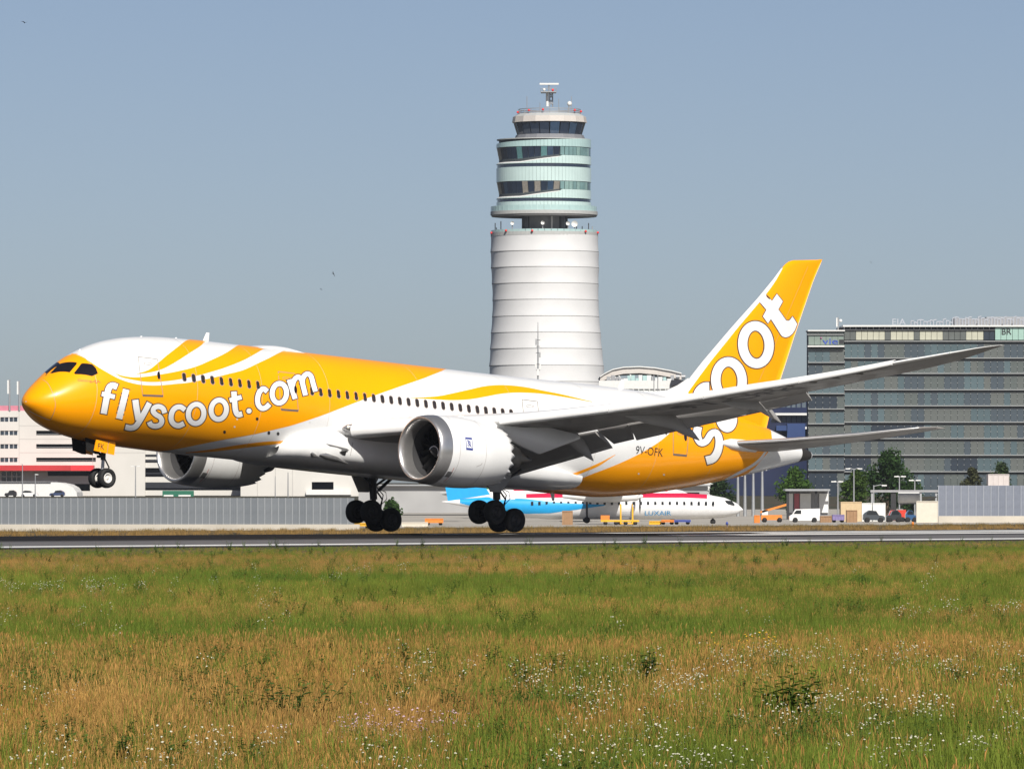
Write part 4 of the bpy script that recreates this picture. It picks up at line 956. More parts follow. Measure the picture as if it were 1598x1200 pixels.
# ---- parking garage
Zg = 1500; gar = root('parking_garage', 'pale multi-storey parking garage with dark slots and red canopy behind the nose', 'building', 100, Zg)
slots = [(57, 150, 672, 679), (57, 150, 693, 699.5), (57, 150, 714, 720.5)]; wins = [(1, 29, a, a+7) for a in (651, 672, 693, 714)]
low = [(3, 18, 736, 752), (20, 33, 736, 752), (75, 141, 735.5, 742.5), (117, 141, 755, 766)]
openwall('wall', -40, 227, 641, 778, slots+wins+low, Zg, .6, CONC, gar)
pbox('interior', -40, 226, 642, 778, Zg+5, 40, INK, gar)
pbox('parapet', -40, 120, 633, 641, Zg+.3, 1.0, PINK, gar)
for (a, b, c, d) in wins:
    for q in range(4):
        if q != 2: pass
        pbox('window_pane', a+.4+q*7, a+5.6+q*7, c+.5, d-.5, Zg+.3, .1, PANEG, gar)
        pbox('mullion', a+5.6+q*7, a+7.4+q*7, c, d, Zg+.15, .3, WMET if q % 2 else METAL, gar)
for (a, b, c, d) in slots: pbox('guard_rail', a, b, d-2.2, d-1.7, Zg+.3, .1, METAL, gar)
for (a, b, c, d) in low[:2]: pbox('window_pane', a, b, c, d, Zg+.35, .1, PANEG, gar); pbox('mullion', (a+b)/2-.5, (a+b)/2+.5, c, d, Zg+.1, .3, WMET, gar); pbox('mullion', a, b, 743, 744, Zg+.05, .3, WMET, gar)
pbox('canopy', -40, 110, 726, 734.4, Zg-5, 5, RED, gar); pbox('canopy', 110.3, 146, 726, 734.4, Zg-5.2, 5, mat('bright_red_canopy', (.70, .03, .04), .6, var=.08), gar)
for y, h in ((703, 709), (713, 717), (722, 730), (744, 752.5), (765, 773)): pbox('deck_guard', 227.3, 378, y, h, Zg+.5, .5, CONC, gar)
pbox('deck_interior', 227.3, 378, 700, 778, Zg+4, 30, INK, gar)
for u in (30, 57, 145): pbox('facade_joint', u, u+.6, 642, 725, Zg-.04, .03, mat('joint_grey', (.40, .39, .37), .9, var=.1), gar) if u != 57 else None
for y in (664, 685, 706): pbox('facade_joint', 30.7, 226, y, y+.5, Zg-.03, .02, MATS['joint_grey'], gar)
def mast(u, v0, v1, Z, label, kind='panel'):
    t = thing('antenna_mast', label, 'antenna', W(u, v1, Z), 'rooftop antennas'); L = Vector(t.location); k = Z/FPX; H = (v1-v0)*k
    MB().tube([(0, 0, -1.2), (0, 0, H)], [.22, .12], 8).build('mast', METAL, t)
    if kind == 'panel':
        MB().box((-.5, -.5, H*.45), (-.02-.13, .25, H*.97)).build('antenna_panel', WMET, t); MB().tube([(-.4, 0, H*.55), (.2, 0, H*.55)], .06, 6).build('bracket', METAL, t)
    return t
mast(15.5, 592, 633, Zg, 'left one of two panel antennas on the garage roof'); mast(30.5, 594, 633, Zg, 'right one of two panel antennas on the garage roof, beside the nose')
# plain service block behind the right engine
sv = root('service_building', 'plain pale service building seen between the far engine and main gear', 'building', 430, 1480)
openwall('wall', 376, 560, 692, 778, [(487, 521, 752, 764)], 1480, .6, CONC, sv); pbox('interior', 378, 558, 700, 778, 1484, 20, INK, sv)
pbox('ledge', 478, 548, 765.5, 772, 1478, 2, WMET, sv)
for u in (402, 430, 457): pbox('wall_joint', u, u+.5, 720, 777, 1479.9, .08, MATS['joint_grey'], sv)
# low rounded white hall in front of the garage
lw = root('low_hall', 'low white hall with a rounded end in front of the red canopy', 'building', 50, 1450); L = Vector(lw.location); k = 1450/FPX
pf = [(-60, 776), (-60, 753), (70, 752), (92, 753), (106, 756), (115, 761), (120, 768), (121, 776)]
MB().prism([((u-UH)*k, CAMZ+(VH-v)*k) for u, v in pf], 1450, 1470).build('shell', WMET, lw, -L, recalc=True)
pbox('roof_edge', -60, 80, 751.2, 752, 1449.5, 21, METAL, lw)
# green hoarding
gb = root('hoarding', 'dark green hoarding board with pale lettering band under the far engine', 'sign', 278, 1440)
pbox('board', 254, 303, 765.5, 777, 1440, .3, mat('hoarding_green', (.01, .13, .075), .6, var=.1), gb); 
for a, b in ((256, 271), (279, 298)): pbox('pale_band', a, b, 772, 774.5, 1439.93, .05, WMET, gb)

# ---- vehicles
CARW = mat('car_glass', (.02, .025, .03), .1, var=.1); CT = TYRE
def car(label, u0, u1, Z, col, rough=.3, hgt=1.0, kind='car', name='parked_car', facing=1):
    k = Z/FPX; Ln = (u1-u0)*k; g = floorW((u0+u1)/2, Z); t = thing(name, label, 'car' if kind == 'car' else 'van', g); h = hgt
    m = mat('vehicle_%.2f_%.2f_%.2f' % col, col, rough, coat=.5, var=.05)
    P = [(-.5, .25), (-.5, .62), (-.42, .80), (-.22, .86), (-.10, 1.34), (.22, 1.42), (.40, 1.15), (.49, .9), (.5, .3)] if kind == 'car' else [(-.5, .3), (-.5, .9), (-.40, 1.15), (-.30, 1.85), (.49, 1.95), (.5, .3)]
    P = [(facing*a*Ln, b*h) for a, b in P]
    MB().prism(P, -.85, .85).build('body', m, t, recalc=True)
    wn = [(-.19, .90), (-.09, 1.29), (.20, 1.36), (.34, 1.1), (.34, .9)] if kind == 'car' else [(-.37, 1.2), (-.28, 1.7), (-.12, 1.72), (-.12, 1.2)]
    MB().prism([(facing*a*Ln, b*h) for a, b in wn], -.87, .87).build('window', CARW, t, recalc=True)
    for q in (-.31, .31):
        for y in (-.78, .78): MB().lathe([(-.11, .0), (-.11, .2), (-.10, .31), (.10, .31), (.11, .2), (.11, 0)], (q*Ln, y, .31), 'y', 16).build('wheel', CT, t)
    return t
car('white car parked on the road in front of the low hall', 31, 60, 1400, (.75, .75, .74), facing=-1)
car('dark blue car parked behind the left noise barrier', 78, 102, 1400, (.03, .05, .12))
car('black car parked behind the barrier left of the white car', 8, 27, 1410, (.02, .02, .025))
car('white service van parked on the apron under the tail', 1232, 1280, 790, (.78, .78, .77), kind='van', name='service_van', hgt=.85)
car('dark grey car parked on the apron before white boxes', 1347, 1381, 770, (.05, .06, .07), facing=-1)
car('black car parked between the grey and the blue cars', 1383, 1407, 775, (.03, .035, .04))
car('blue car parked next to the cream wall', 1413, 1431, 775, (.03, .09, .20), facing=-1)
car('red van parked behind the black car on the apron', 1384, 1414, 800, (.62, .05, .03), kind='van', name='service_van', hgt=.75)
# ---- apron equipment
YELM = mat('equipment_yellow', (.75, .40, .01), .6, var=.12); ORM = mat('equipment_orange', (.70, .22, .03), .6, var=.12); TAN = mat('tan_sheet', (.55, .42, .25), .8, var=.1); BLUS = mat('equipment_blue', (.05, .08, .32), .6, var=.1)
CREAM = mat('cream_render', (.62, .57, .48), .9, var=.06); GREYB = mat('container_grey', (.30, .30, .31), .7, var=.12); BRN = mat('brown_sheet', (.32, .19, .10), .8, var=.15)
def crate(label, u0, u1, v0, Z, m, name='container', cat='container', dep=2.2, ribs=4, legs=False):
    g = floorW((u0+u1)/2, Z); t = thing(name, label, cat, g); k = Z/FPX; w_ = (u1-u0)*k/2; H = CAMZ+(VH-v0)*k-g.z; z0 = .28 if legs else .02
    MB().box((-w_, 0, z0), (w_, dep, H)).build('body', m, t)
    mb = MB()
    for i in range(ribs+1): x = -w_+2*w_*i/ribs; mb.box((x-.03, -.05, z0), (x+.03, -.003, H-.02))
    mb.box((-w_-.02, -.06, H-.08), (w_+.02, -.051, H+.015)); mb.build('frame', m, t)
    if legs:
        for x in (-w_*.7, w_*.7):
            for y in (.3, dep-.3): MB().lathe([(-.08, 0), (-.08, .19), (.08, .19), (.08, 0)], (x, y, .19), 'y', 14).build('wheel', TYRE, t)
    return t
crate('beige container standing on the apron right of the far main gear', 628, 668, 815, 640, CREAM)
crate('yellow cart standing on the verge behind the far main gear', 551, 578, 816, 560, YELM, 'equipment_cart', 'cart', legs=True)
crate('orange cargo dolly behind the beige container', 664, 692, 809, 700, ORM, 'cargo_dolly', 'cart', legs=True)
crate('brown container under the blue stripe of the parked turboprop', 878, 894, 797, 690, BRN)
crate('bright yellow bin below the parked turboprop cabin', 1014, 1032, 813, 690, YELM, 'equipment_bin', 'bin')
crate('orange brown dolly right of the yellow bin', 1033, 1052, 811, 688, ORM, 'cargo_dolly', 'cart', legs=True)
crate('blue dolly right of the orange brown dolly', 1053, 1078, 811, 690, BLUS, 'cargo_dolly', 'cart', legs=True)
crate('small orange bin standing left of the white van', 1178, 1186, 804, 760, ORM, 'equipment_bin', 'bin')
crate('brown crate right of the white service van', 1281, 1298, 805, 775, BRN)
crate('purple blue dolly before the tan hut', 1300, 1318, 803, 775, mat('dolly_purple', (.22, .18, .36), .7, var=.1), 'cargo_dolly', 'cart', legs=True)
crate('tan hut standing on the apron under the tailplane', 1313, 1345, 783, 830, TAN, 'hut', 'hut', dep=4)
crate('left one of two white boxes beside the tan hut', 1346, 1361, 785, 850, WMET, group if False else 'storage_box', 'box', dep=3)
crate('right one of two white boxes beside the tan hut', 1363, 1382, 785, 850, WMET, 'storage_box', 'box', dep=3)
crate('plain cream wall block left of the tall noise barrier', 1431, 1464, 782, 740, CREAM, 'wall_block', 'wall', dep=1.2, ribs=1)
crate('dark brown stack of pallets before the tan hut', 1322, 1338, 796, 770, BRN, 'pallet_stack', 'pallets', ribs=3)
crate('small pale block on top level behind the tall barrier', 1543, 1575, 740, 760, mat('pale_pink_render', (.55, .50, .48), .9, var=.08), 'block', 'wall', dep=3)
# passenger steps and long yellow frame by the turboprop
def steps(u0, u1, v0, Z, label):
    g = floorW((u0+u1)/2, Z); t = thing('boarding_steps', label, 'stairs', g); k = Z/FPX; w_ = (u1-u0)*k; H = CAMZ+(VH-v0)*k-g.z; n = 9
    for i in range(n): MB().box((-w_/2+.2, .3*i, H*.62*(i+1)/n-.05), (w_/2-.2, .3*i+.32, H*.62*(i+1)/n)).build('tread', METAL, t)
    for x in (-w_/2, w_/2-.16): MB().box((x, 0, .15), (x+.16, .16, H*(1 if x < 0 else .85))).build('post', YELM, t); MB().tube([(x+.08, 0, H*.45), (x+.08, 2.7, H)], .06, 6).build('handrail', YELM, t)
    MB().box((-w_/2, -.1, .1), (w_/2, 2.9, .22)).build('base', YELM, t)
    for x in (-w_/2, w_/2):
        for y in (.3, 2.5): MB().lathe([(-.08, 0), (-.08, .2), (.08, .2), (.08, 0)], (x, y, .2), 'y', 14).build('wheel', TYRE, t)
steps(968, 989, 787, 690, 'yellow boarding steps standing beside the parked turboprop')
def towframe(u0, u1, Z, label):
    g = floorW((u0+u1)/2, Z); t = thing('equipment_trailer', label, 'trailer', g); w_ = (u1-u0)*Z/FPX/2
    MB().box((-w_, 0, .35), (w_, 1.6, .52)).build('deck', YELM, t); MB().box((-w_, 0, .52), (-w_+.9, 1.5, 1.0)).build('drawbar_box', ORM, t)
    for x in (-w_*.75, -w_*.2, w_*.3, w_*.8):
        for y in (.1, 1.5): MB().lathe([(-.08, 0), (-.08, .21), (.08, .21), (.08, 0)], (x, y, .21), 'y', 14).build('wheel', TYRE, t)
towframe(938, 998, 680, 'long low yellow trailer in front of the parked turboprop')
# orange baggage loader
g = root('belt_loader', 'orange belt loader with raised boom left of the white van', 'loader', 1208, 800); 
MB().prism([(-1.6, 1.1), (1.5, 2.0), (1.5, 2.25), (-1.6, 1.35)], 0, .9).build('boom', ORM, g, recalc=True); MB().box((-1.5, 0, .3), (1.0, 1.4, .9)).build('chassis', ORM, g); MB().box((-1.4, 0, .9), (-.7, 1.3, 1.5)).build('cab', WMET, g)
for x in (-1.1, .7):
    for y in (.05, 1.35): MB().lathe([(-.1, 0), (-.1, .3), (.1, .3), (.1, 0)], (x, y, .3), 'y', 14).build('wheel', TYRE, g)
# ---- parked aircraft behind
def parked(label, name, ut, un, Z, rad, white, accent, fin_m, fin_h, crown=None, prop=False, zc=None, sweep=None, finu=None):
    k = Z/FPX; g = floorW((ut+un)/2, Z); t = thing(name, label, 'airplane', g); Ln = abs(un-ut)*k; d = 1 if un > ut else -1; zc = zc if zc else rad+1.1
    rows = []; prof_ = [(0, .02, .35), (.05, .22, .30), (.15, .55, .18), (.28, .9, .04), (.36, 1, 0), (.80, 1, 0), (.88, .93, -.03), (.94, .75, -.10), (.98, .42, -.2), (1., .03, -.26)]
    for f, r, dz in prof_: rows.append([(d*(f-.5)*Ln, rad*r*math.cos(a), zc+dz*rad+rad*r*math.sin(a)) for a in np.linspace(0, 2*math.pi, 28, endpoint=False)])
    MB().grid(rows, closed=True).build('fuselage', white, t, recalc=True)
    if crown is not None:
        rows = []
        for f, r, dz in prof_[3:7]: rows.append([(d*(f-.5)*Ln, 1.012*rad*r*math.cos(a), zc+dz*rad+1.012*rad*r*math.sin(a)) for a in np.linspace(math.pi*.5-.85, math.pi*.5+.85, 14)])
        MB().grid(rows).build('crown_stripe', crown, t)
    fx = -.5*Ln
    MB().prism([(d*(fx+.02*Ln), zc+.4*rad), (d*(fx+.16*Ln), zc+.9*rad), (d*(fx+.07*Ln), zc+rad+fin_h), (d*(fx-.01*Ln), zc+rad+fin_h)], -.12, .12).build('tail_fin', fin_m, t, recalc=True)
    zt = zc+rad+fin_h if prop else zc+.5*rad
    MB().prism([(d*(fx+.07*Ln), -.02), (d*(fx+.10*Ln), .05), (d*(fx+.0*Ln), .05), (d*(fx-.01*Ln), 0)], -.14*Ln, .14*Ln).build('tailplane', white, t, (0, 0, zt), recalc=True)
    zw = zc+rad*.95 if prop else zc-rad*.7
    MB().prism([(d*-.02*Ln, 0), (d*.10*Ln, .0), (d*.07*Ln, .25), (d*-.02*Ln, .15)], -.42*Ln, .42*Ln).build('wing', GREYP, t, (0, 0, zw), recalc=True)
    for y in (-.14*Ln, .14*Ln):
        if prop:
            nc = MB(); nc.tube([(d*-.10*Ln, y, zw-.2), (d*.0, y, zw-.35), (d*.08*Ln, y, zw-.3), (d*.145*Ln, y, zw-.25), (d*.165*Ln, y, zw-.25)], [.25, .62, .62, .5, .12], 14); nc.build('engine_nacelle', white, t)
            mb = MB()
            for q in range(6):
                a = q*math.pi/3+.5236; mb.add([(d*.155*Ln, y, zw-.25), (d*.155*Ln+.1, y+1.2*math.cos(a-.12), zw-.25+1.2*math.sin(a-.12)), (d*.155*Ln, y+2.05*math.cos(a), zw-.25+2.05*math.sin(a)), (d*.155*Ln-.1, y+1.2*math.cos(a+.12), zw-.25+1.2*math.sin(a+.12))], [(0, 1, 2, 3)])
            mb.build('propeller', DARK, t)
            MB().tube([(d*-.02*Ln, y, zw-.5), (d*-.02*Ln, y, .45)], .12, 8).build('gear_leg', DARK, t)
        else:
            MB().tube([(d*.0, y, zw-.7), (d*.03*Ln, y, zw-.7), (d*.12*Ln, y, zw-.7)], [.5, .8, .75], 16).build('engine_nacelle', white, t)
            MB().tube([(d*-.02*Ln, y*.4, zw), (d*-.02*Ln, y*.4, .5)], .12, 8).build('gear_leg', DARK, t)
        MB().lathe([(-.2, 0), (-.2, .35), (.2, .35), (.2, 0)], (d*-.02*Ln, y if prop else y*.4, .5), 'y', 16).build('wheel', TYRE, t)
    MB().tube([(d*.40*Ln, 0, zc-rad*.8), (d*.40*Ln, 0, .3)], .09, 8).build('gear_leg', DARK, t); MB().lathe([(-.12, 0), (-.12, .3), (.12, .3), (.12, 0)], (d*.40*Ln, 0, .3), 'y', 16).build('wheel', TYRE, t)
    wm = MB().box((-.13, -.02, -.2), (.13, .02, .2)).mesh('cabin_window', CARW)
    for i in range(26):
        link(bpy.data.objects.new('cabin_window', wm), t, (d*(-.20+.6*i/25)*Ln, -rad*.975, zc+rad*.22))
    pw = MB().prism([(d*.445*Ln, zc+.15*rad), (d*.472*Ln, zc+.12*rad), (d*.462*Ln, zc+.42*rad), (d*.44*Ln, zc+.45*rad)], -rad*.62, rad*.62).build('cockpit_window', CARW, t, recalc=True)
    if sweep is not None:      # coloured wedge running forward from the tail
        rows = []
        for f, r, dz, a0, a1 in ((.06, .25, .29, -1.2, 1.4), (.15, .55, .18, -1.0, 1.2), (.28, .9, .04, -.75, .62), (.36, 1, 0, -.55, .35), (.45, 1, 0, -.25, .2), (.54, 1, 0, .05, .12)):
            rows.append([(d*(f-.5)*Ln, -1.014*rad*r*math.cos(a), zc+dz*rad+1.014*rad*r*math.sin(a)) for a in np.linspace(a0, a1, 12)])
        MB().grid(rows).build('livery_wedge', sweep, t)
    return t
SKYB = mat('livery_blue', (.012, .33, .68), .4, var=.05); TWHITE = mat('parked_white', (.74, .74, .74), .4, var=.05); TRED = mat('livery_red', (.62, .02, .07), .4, var=.06); TGRN = mat('livery_green', (.05, .30, .12), .4, var=.06)
tp1 = parked('white parked turboprop with a blue tail wedge, red roof stripe and dark propeller', 'parked_turboprop', 690, 1160, 730, 1.42, TWHITE, None, SKYB, 4.6, crown=TRED, prop=True, sweep=SKYB, zc=1.98)
V, F, bb = text_verts('LUXAIR'); Ln = 480*730/FPX; P = []
for v in V:
    q = (v[0]-bb[0])/(bb[1]-bb[0]); r = (v[1]-bb[2])/(bb[3]-bb[2]); P.append(((.17+.085*q)*Ln, -1.27-.16*r, .98+.5*r))
MB().add(P, F).build('lettering', mat('lettering_blue', (.03, .22, .45), .5, var=.05), tp1)
parked('white parked jet with a red fin behind the turboprop', 'parked_jet', 690, 1090, 905, 1.7, TWHITE, None, TRED, 3.6, crown=TRED, zc=3.1)
parked('white parked jet with a green fin beside the red finned jet', 'parked_jet', 738, 1060, 990, 1.7, TWHITE, None, TGRN, 3.6, zc=3.1)

# ---- control tower
Zt = 1755; kt = Zt/FPX; tw = thing('control_tower', 'tall round white control tower with teal glass head behind the fuselage', 'tower', Vector(((851-UH)*kt, Zt+16, 0))); TL = Vector(tw.location)
zv = lambda v: CAMZ+(VH-v)*kt
MEMB = mat('tower_membrane', (.67, .67, .67), .6, var=.07, vscale=.12); TEAL = mat('teal_spandrel', (.40, .56, .55), .25, coat=.3, var=.06, vscale=.3); TEAL2 = mat('teal_spandrel_light', (.52, .66, .64), .25, coat=.3, var=.06, vscale=.3)
NAVY = mat('tower_glass', (.022, .034, .06), .06, spec=.8, var=.2, vscale=.2); PALEG = mat('pale_tower_glass', (.16, .27, .27), .1, var=.2, vscale=.25); SLAB = mat('tower_slab', (.42, .43, .42), .7, var=.08); CORED = mat('tower_core', (.05, .06, .065), .7, var=.1); BEIGE = mat('cab_fascia', (.55, .51, .47), .7, var=.06)
JOINT = mat('tower_joint', (.17, .17, .165), .8, var=.1); MATS_T = [mat('tower_glass_blue', (.04, .07, .12), .06, spec=.8, var=.2), mat('tower_glass_teal', (.10, .22, .23), .1, var=.2), mat('tower_glass_sunlit', (.26, .24, .21), .15, var=.2)]; PALES = [PALEG, mat('pale_glass_green', (.22, .34, .32), .1, var=.15), mat('pale_glass_dark', (.08, .13, .14), .1, var=.2)]; LAMPR = mat('obstruction_lamp', (.75, .03, .03), .3, var=.05)
SV = [364.5, 390.7, 415.7, 441, 466.7, 492.5, 518, 543.3, 569.5, 595, 621, 647, 673, 699, 725, 751, 778]
SR = [84.5, 85.3, 85.1, 84.1, 83.6, 84.5, 86.6, 88.3, 90.2, 91, 92.5, 94, 96, 98, 100, 102, 104]; SC = [850.5, 851, 851.5, 852, 852.4, 852.6, 852.8, 853.2, 854, 854.5, 855, 855, 855, 855, 855, 855, 855]
for i in range(len(SV)-1):
    pr_ = []
    for q in np.linspace(0, 1, 9):
        v = SV[i]+.45+(SV[i+1]-SV[i]-.9)*q; r = (SR[i]*(1-q)+SR[i+1]*q)*kt-.10*math.sin(math.pi*q)-.0; pr_.append((zv(v)-TL.z, r))
    cx = ((SC[i]+SC[i+1])/2-851)*kt
    MB().lathe(pr_, (cx, 0, 0), 'z', 96).build('membrane_band', MEMB, tw)
    MB().lathe([(zv(SV[i+1]-.55), SR[i+1]*kt-.9), (zv(SV[i+1]-.55), SR[i+1]*kt+.0), (zv(SV[i+1]+.55), SR[i+1]*kt+.0), (zv(SV[i+1]+.55), SR[i+1]*kt-.9)], (cx, 0, 0), 'z', 72, 0, False).build('band_joint', JOINT, tw)
def disc(name, v0, v1, r0, r1, m, c=850, seg=72, smooth=False):
    return MB().lathe([(zv(v1), .01), (zv(v1), r1*kt), (zv(v0), r0*kt), (zv(v0), .01)], ((c-851)*kt, 0, 0), 'z', seg, 0, smooth).build(name, m, tw, recalc=True)
disc('terrace', 360, 366, 84.6, 84.6, SLAB, 850.5); disc('neck', 334, 361, 33, 33, mat('neck_grey', (.24, .25, .255), .6, var=.3, vscale=.3)); MB().tube([((862-851)*kt, -6.2, zv(361)), ((862-851)*kt, -6.2, zv(334))], 1.4*kt, 10).build('column', WMET, tw)
for q in (-34, -24, 24, 34): MB().tube([((851+q-851)*kt, -3.6, zv(361)), (q*kt, -3.6, zv(334))], .35, 8).build('column', CORED, tw)
def panels(name, n, a0, a1, vt, vb, rt, rb, m, c=849.5, gap=.0022, th=.15):
    mb = MB()
    for i in range(n):
        t0 = a0+(a1-a0)*i/n+gap; t1 = a0+(a1-a0)*(i+1)/n-gap; V = []
        for dr in (0, -th):
            for t in (t0, t1):
                for fz, rr in ((vb(t), rb), (vt(t), rt)): V.append(((c-851)*kt+(rr*kt+dr)*math.cos(t), (rr*kt+dr)*math.sin(t), zv(fz)))
        mb.add(V, [(0, 2, 3, 1), (4, 5, 7, 6), (0, 1, 5, 4), (2, 6, 7, 3), (1, 3, 7, 5), (0, 4, 6, 2)])
    return mb.build(name, m, tw, recalc=True)
D2 = math.radians; cf = lambda v: (lambda t: v)
def panes(name, n, a0, a1, vt, vb, rt, rb, ms, c=849.5, gap=.006, seed=1):
    r = random.Random(seed)
    for i in range(n):
        t0 = a0+(a1-a0)*i/n; t1 = a0+(a1-a0)*(i+1)/n; mid = math.degrees((t0+t1)/2) % 360
        if 12 < mid < 168: continue                      # far side
        m = ms[0] if r.random() < .45 else r.choice(ms)
        if len(ms) > 3 and mid < 205: m = ms[3]  # leftmost panes take a paler colour that imitates reflected light
        panels(name, 1, t0, t1, vt, vb, rt, rb, m, c, gap, .1)
FULL = (D2(-230), D2(50)); SPL = D2(-70); HR = 74.7
disc('head_core', 214, 334, 70.5, 70.5, CORED, 849.5)
slope = lambda vl, vr, t0=D2(-175), t1=D2(-40): (lambda t: vl+(vr-vl)*max(0, min(1, (t-t0)/(t1-t0))))
panels('spandrel', 62, *FULL, slope(221, 214.5), cf(227), HR, HR, TEAL)
panes('window_pane', 20, SPL, FULL[1], cf(227.6), cf(240.6), HR-.8, HR-.8, PALES, seed=2)
panes('window_pane', 20, D2(-230), SPL, cf(227.6), slope(250.5, 242, D2(-120), D2(-68)), HR-.5, HR-5, [NAVY, MATS_T[0], MATS_T[1], MATS_T[2]], seed=4)
panels('window_sill', 24, D2(-230), SPL+.04, slope(250.6, 242, D2(-120), D2(-68)), slope(252.6, 243, D2(-120), D2(-68)), HR-2.5, HR+.1, WMET, gap=0)
panels('spandrel', 62, *FULL, lambda t: 241 if t > SPL else slope(252.4, 243, D2(-120), D2(-68))(t), cf(253.6), HR, HR, TEAL2)
panels('window_pane', 31, *FULL, cf(253.9), cf(258.8), HR-1, HR-1, NAVY)
panels('spandrel', 62, *FULL, cf(259), cf(281), HR, HR, TEAL2)
panes('window_pane', 20, SPL, FULL[1], cf(281.5), cf(293.8), HR-.8, HR-.8, PALES, seed=3)
panes('window_pane', 20, D2(-230), SPL, cf(281.5), slope(304.5, 296, D2(-120), D2(-68)), HR-.5, HR-5, [NAVY, MATS_T[0], MATS_T[1], MATS_T[2]], seed=5)
panels('window_sill', 24, D2(-230), SPL+.04, slope(304.6, 296, D2(-120), D2(-68)), slope(306.6, 297, D2(-120), D2(-68)), HR-2.5, HR+.1, WMET, gap=0)
panels('spandrel', 62, *FULL, lambda t: 294.2 if t > SPL else slope(306.4, 297, D2(-120), D2(-68))(t), cf(307.7), HR, HR, TEAL2)
panels('window_pane', 31, *FULL, cf(308), cf(312.8), HR-1, HR-1, NAVY)
panels('spandrel', 62, *FULL, cf(313), cf(327), HR, HR, TEAL2)
panels('balcony_rail', 40, *FULL, cf(319), cf(327), 83.5, 83.5, TEAL, gap=.004, th=.05)
disc('balcony_slab', 327, 332.5, 84.4, 84.4, SLAB, 850); disc('balcony_soffit', 332.5, 335, 83.6, 82.5, mat('soffit_grey', (.26, .26, .255), .8, var=.1), 850)
disc('roof_terrace', 213.6, 215, 74, 74, SLAB, 849.5)
panels('terrace_rail', 40, *FULL, cf(356.5), cf(361), 84.3, 84.3, TEAL, 850.5, .004, .05)
# cab
disc('cab_base', 206.5, 216, 53, 57.5, mat('cab_base_grey', (.17, .175, .19), .7, var=.1), 859, 16)
panes('cab_window', 18, D2(-245), D2(65), cf(187), cf(206.3), 57, 51, [NAVY, MATS_T[0], NAVY], 858.5, .016, 6)
disc('cab_core', 186, 207, 47, 47, CORED, 858.5)
disc('cab_roof', 178, 187, 57.5, 59, BEIGE, 858.5, 16); disc('cab_roof_cap', 173.5, 178, 50, 57.5, SLAB, 858.5, 16)
mb = MB()
for v in (167, 170.5, 173): mb.lathe([(zv(v), 49*kt), (zv(v)+.2, 49*kt)], ((858.5-851)*kt, 0, 0), 'z', 40)
for i in range(20): a = 2*math.pi*i/20; x, y = (858.5-851)*kt+49*kt*math.cos(a), 49*kt*math.sin(a); mb.tube([(x, y, zv(174)), (x, y, zv(167))], .09, 5)
mb.build('roof_railing', METAL, tw)
def obst(u, v, rpx, c, R_):
    cs = max(-1, min(1, (u-c)/R_)); th = -math.acos(cs); x = (c-851)*kt+R_*kt*math.cos(th); y = R_*kt*math.sin(th)
    MB().lathe([(-.28, .01), (-.24, .22), (0, .33), (.24, .24), (.34, .01)], (x, y-.3, zv(v)), 'z', 12).build('obstruction_lamp', LAMPR, tw)
for u, v in ((767, 361), (790, 359), (831, 360), (915, 360), (934.5, 360.5)): obst(u, v, 1, 850.5, 85.4)
for u, v in ((808.5, 171), (826, 169.5), (848, 169), (898, 169), (908, 170)): obst(u, v, 1, 858.5, 50.5)
def at(u, v): return ((u-851)*kt, -2, zv(v))
MB().tube([at(855, 162), at(855, 140)], 2.3*kt, 12).build('radar_pillar', WMET, tw); mb = MB()
for a, b in (((858.5, 163), (858.5, 139)), ((863.5, 163), (863.5, 139)), ((858.5, 160), (863.5, 150)), ((863.5, 160), (858.5, 150)), ((858.5, 150), (863.5, 140)), ((863.5, 150), (858.5, 140))): mb.tube([at(*a), at(*b)], .14, 5)
mb.build('lattice_mast', METAL, tw); MB().box((at(845, 0)[0], -5, zv(140.5)), (at(869, 0)[0], 1, zv(139.2))).build('radar_platform', METAL, tw)
mb = MB(); 
for u in (845, 851, 857, 863, 869): mb.tube([at(u, 140), at(u, 133.5)], .08, 5)
mb.tube([at(845, 133.5), at(869, 133.5)], .08, 5); mb.build('platform_railing', METAL, tw)
MB().tube([at(857.5, 139), at(857.5, 129)], 1.2*kt, 8).build('radar_pedestal', METAL, tw); MB().box((at(843, 0)[0], -2.6, zv(128)), (at(873, 0)[0], -1.4, zv(125.3))).build('radar_bar', WMET, tw)
def ball(name, u, v, r, m, y=-2.): MB().lathe([(-r*kt, .01), (-.7*r*kt, .7*r*kt), (0, r*kt), (.7*r*kt, .7*r*kt), (r*kt, .01)], ((u-851)*kt, y, zv(v)), 'z', 14).build(name, m, tw)
ball('beacon', 850, 136.5, 2.5, WMET, -4.5); ball('beacon', 863.5, 137, 2.2, LAMPR, -4.5); ball('radome', 890, 157.5, 4, WMET); MB().tube([at(889, 172), at(889, 159)], .2, 6).build('radome_post', METAL, tw)
for u, v in ((823, 146), (843.5, 156), (873, 150), (893, 146)): MB().tube([at(u, 172), at(u, v)], .09, 5).build('whip_antenna', METAL, tw)
for u, v, r in ((847.5, 347, 3), (887, 348, 3.2), (897.5, 348, 5), (800, 347, 3)):
    y = -12.2 if abs(u-851) < 40 else -9.5
    MB().lathe([(-.25, r*kt), (.05, r*kt*.6), (.15, .01)], ((u-851)*kt, y, zv(v)), 'y', 16).build('dish_antenna', WMET, tw); MB().tube([((u-851)*kt, y+.3, zv(v)), ((u-851)*kt, y+.4, zv(360))], .15, 6).build('dish_post', METAL, tw)
for u, v in ((773, 345), (782, 342), (775, 352), (901, 343), (910, 350), (920, 345), (926, 350)): MB().tube([((u-851)*kt, -1, zv(360)), ((u-851)*kt, -1, zv(v))], .15, 6).build('whip_antenna', METAL, tw)
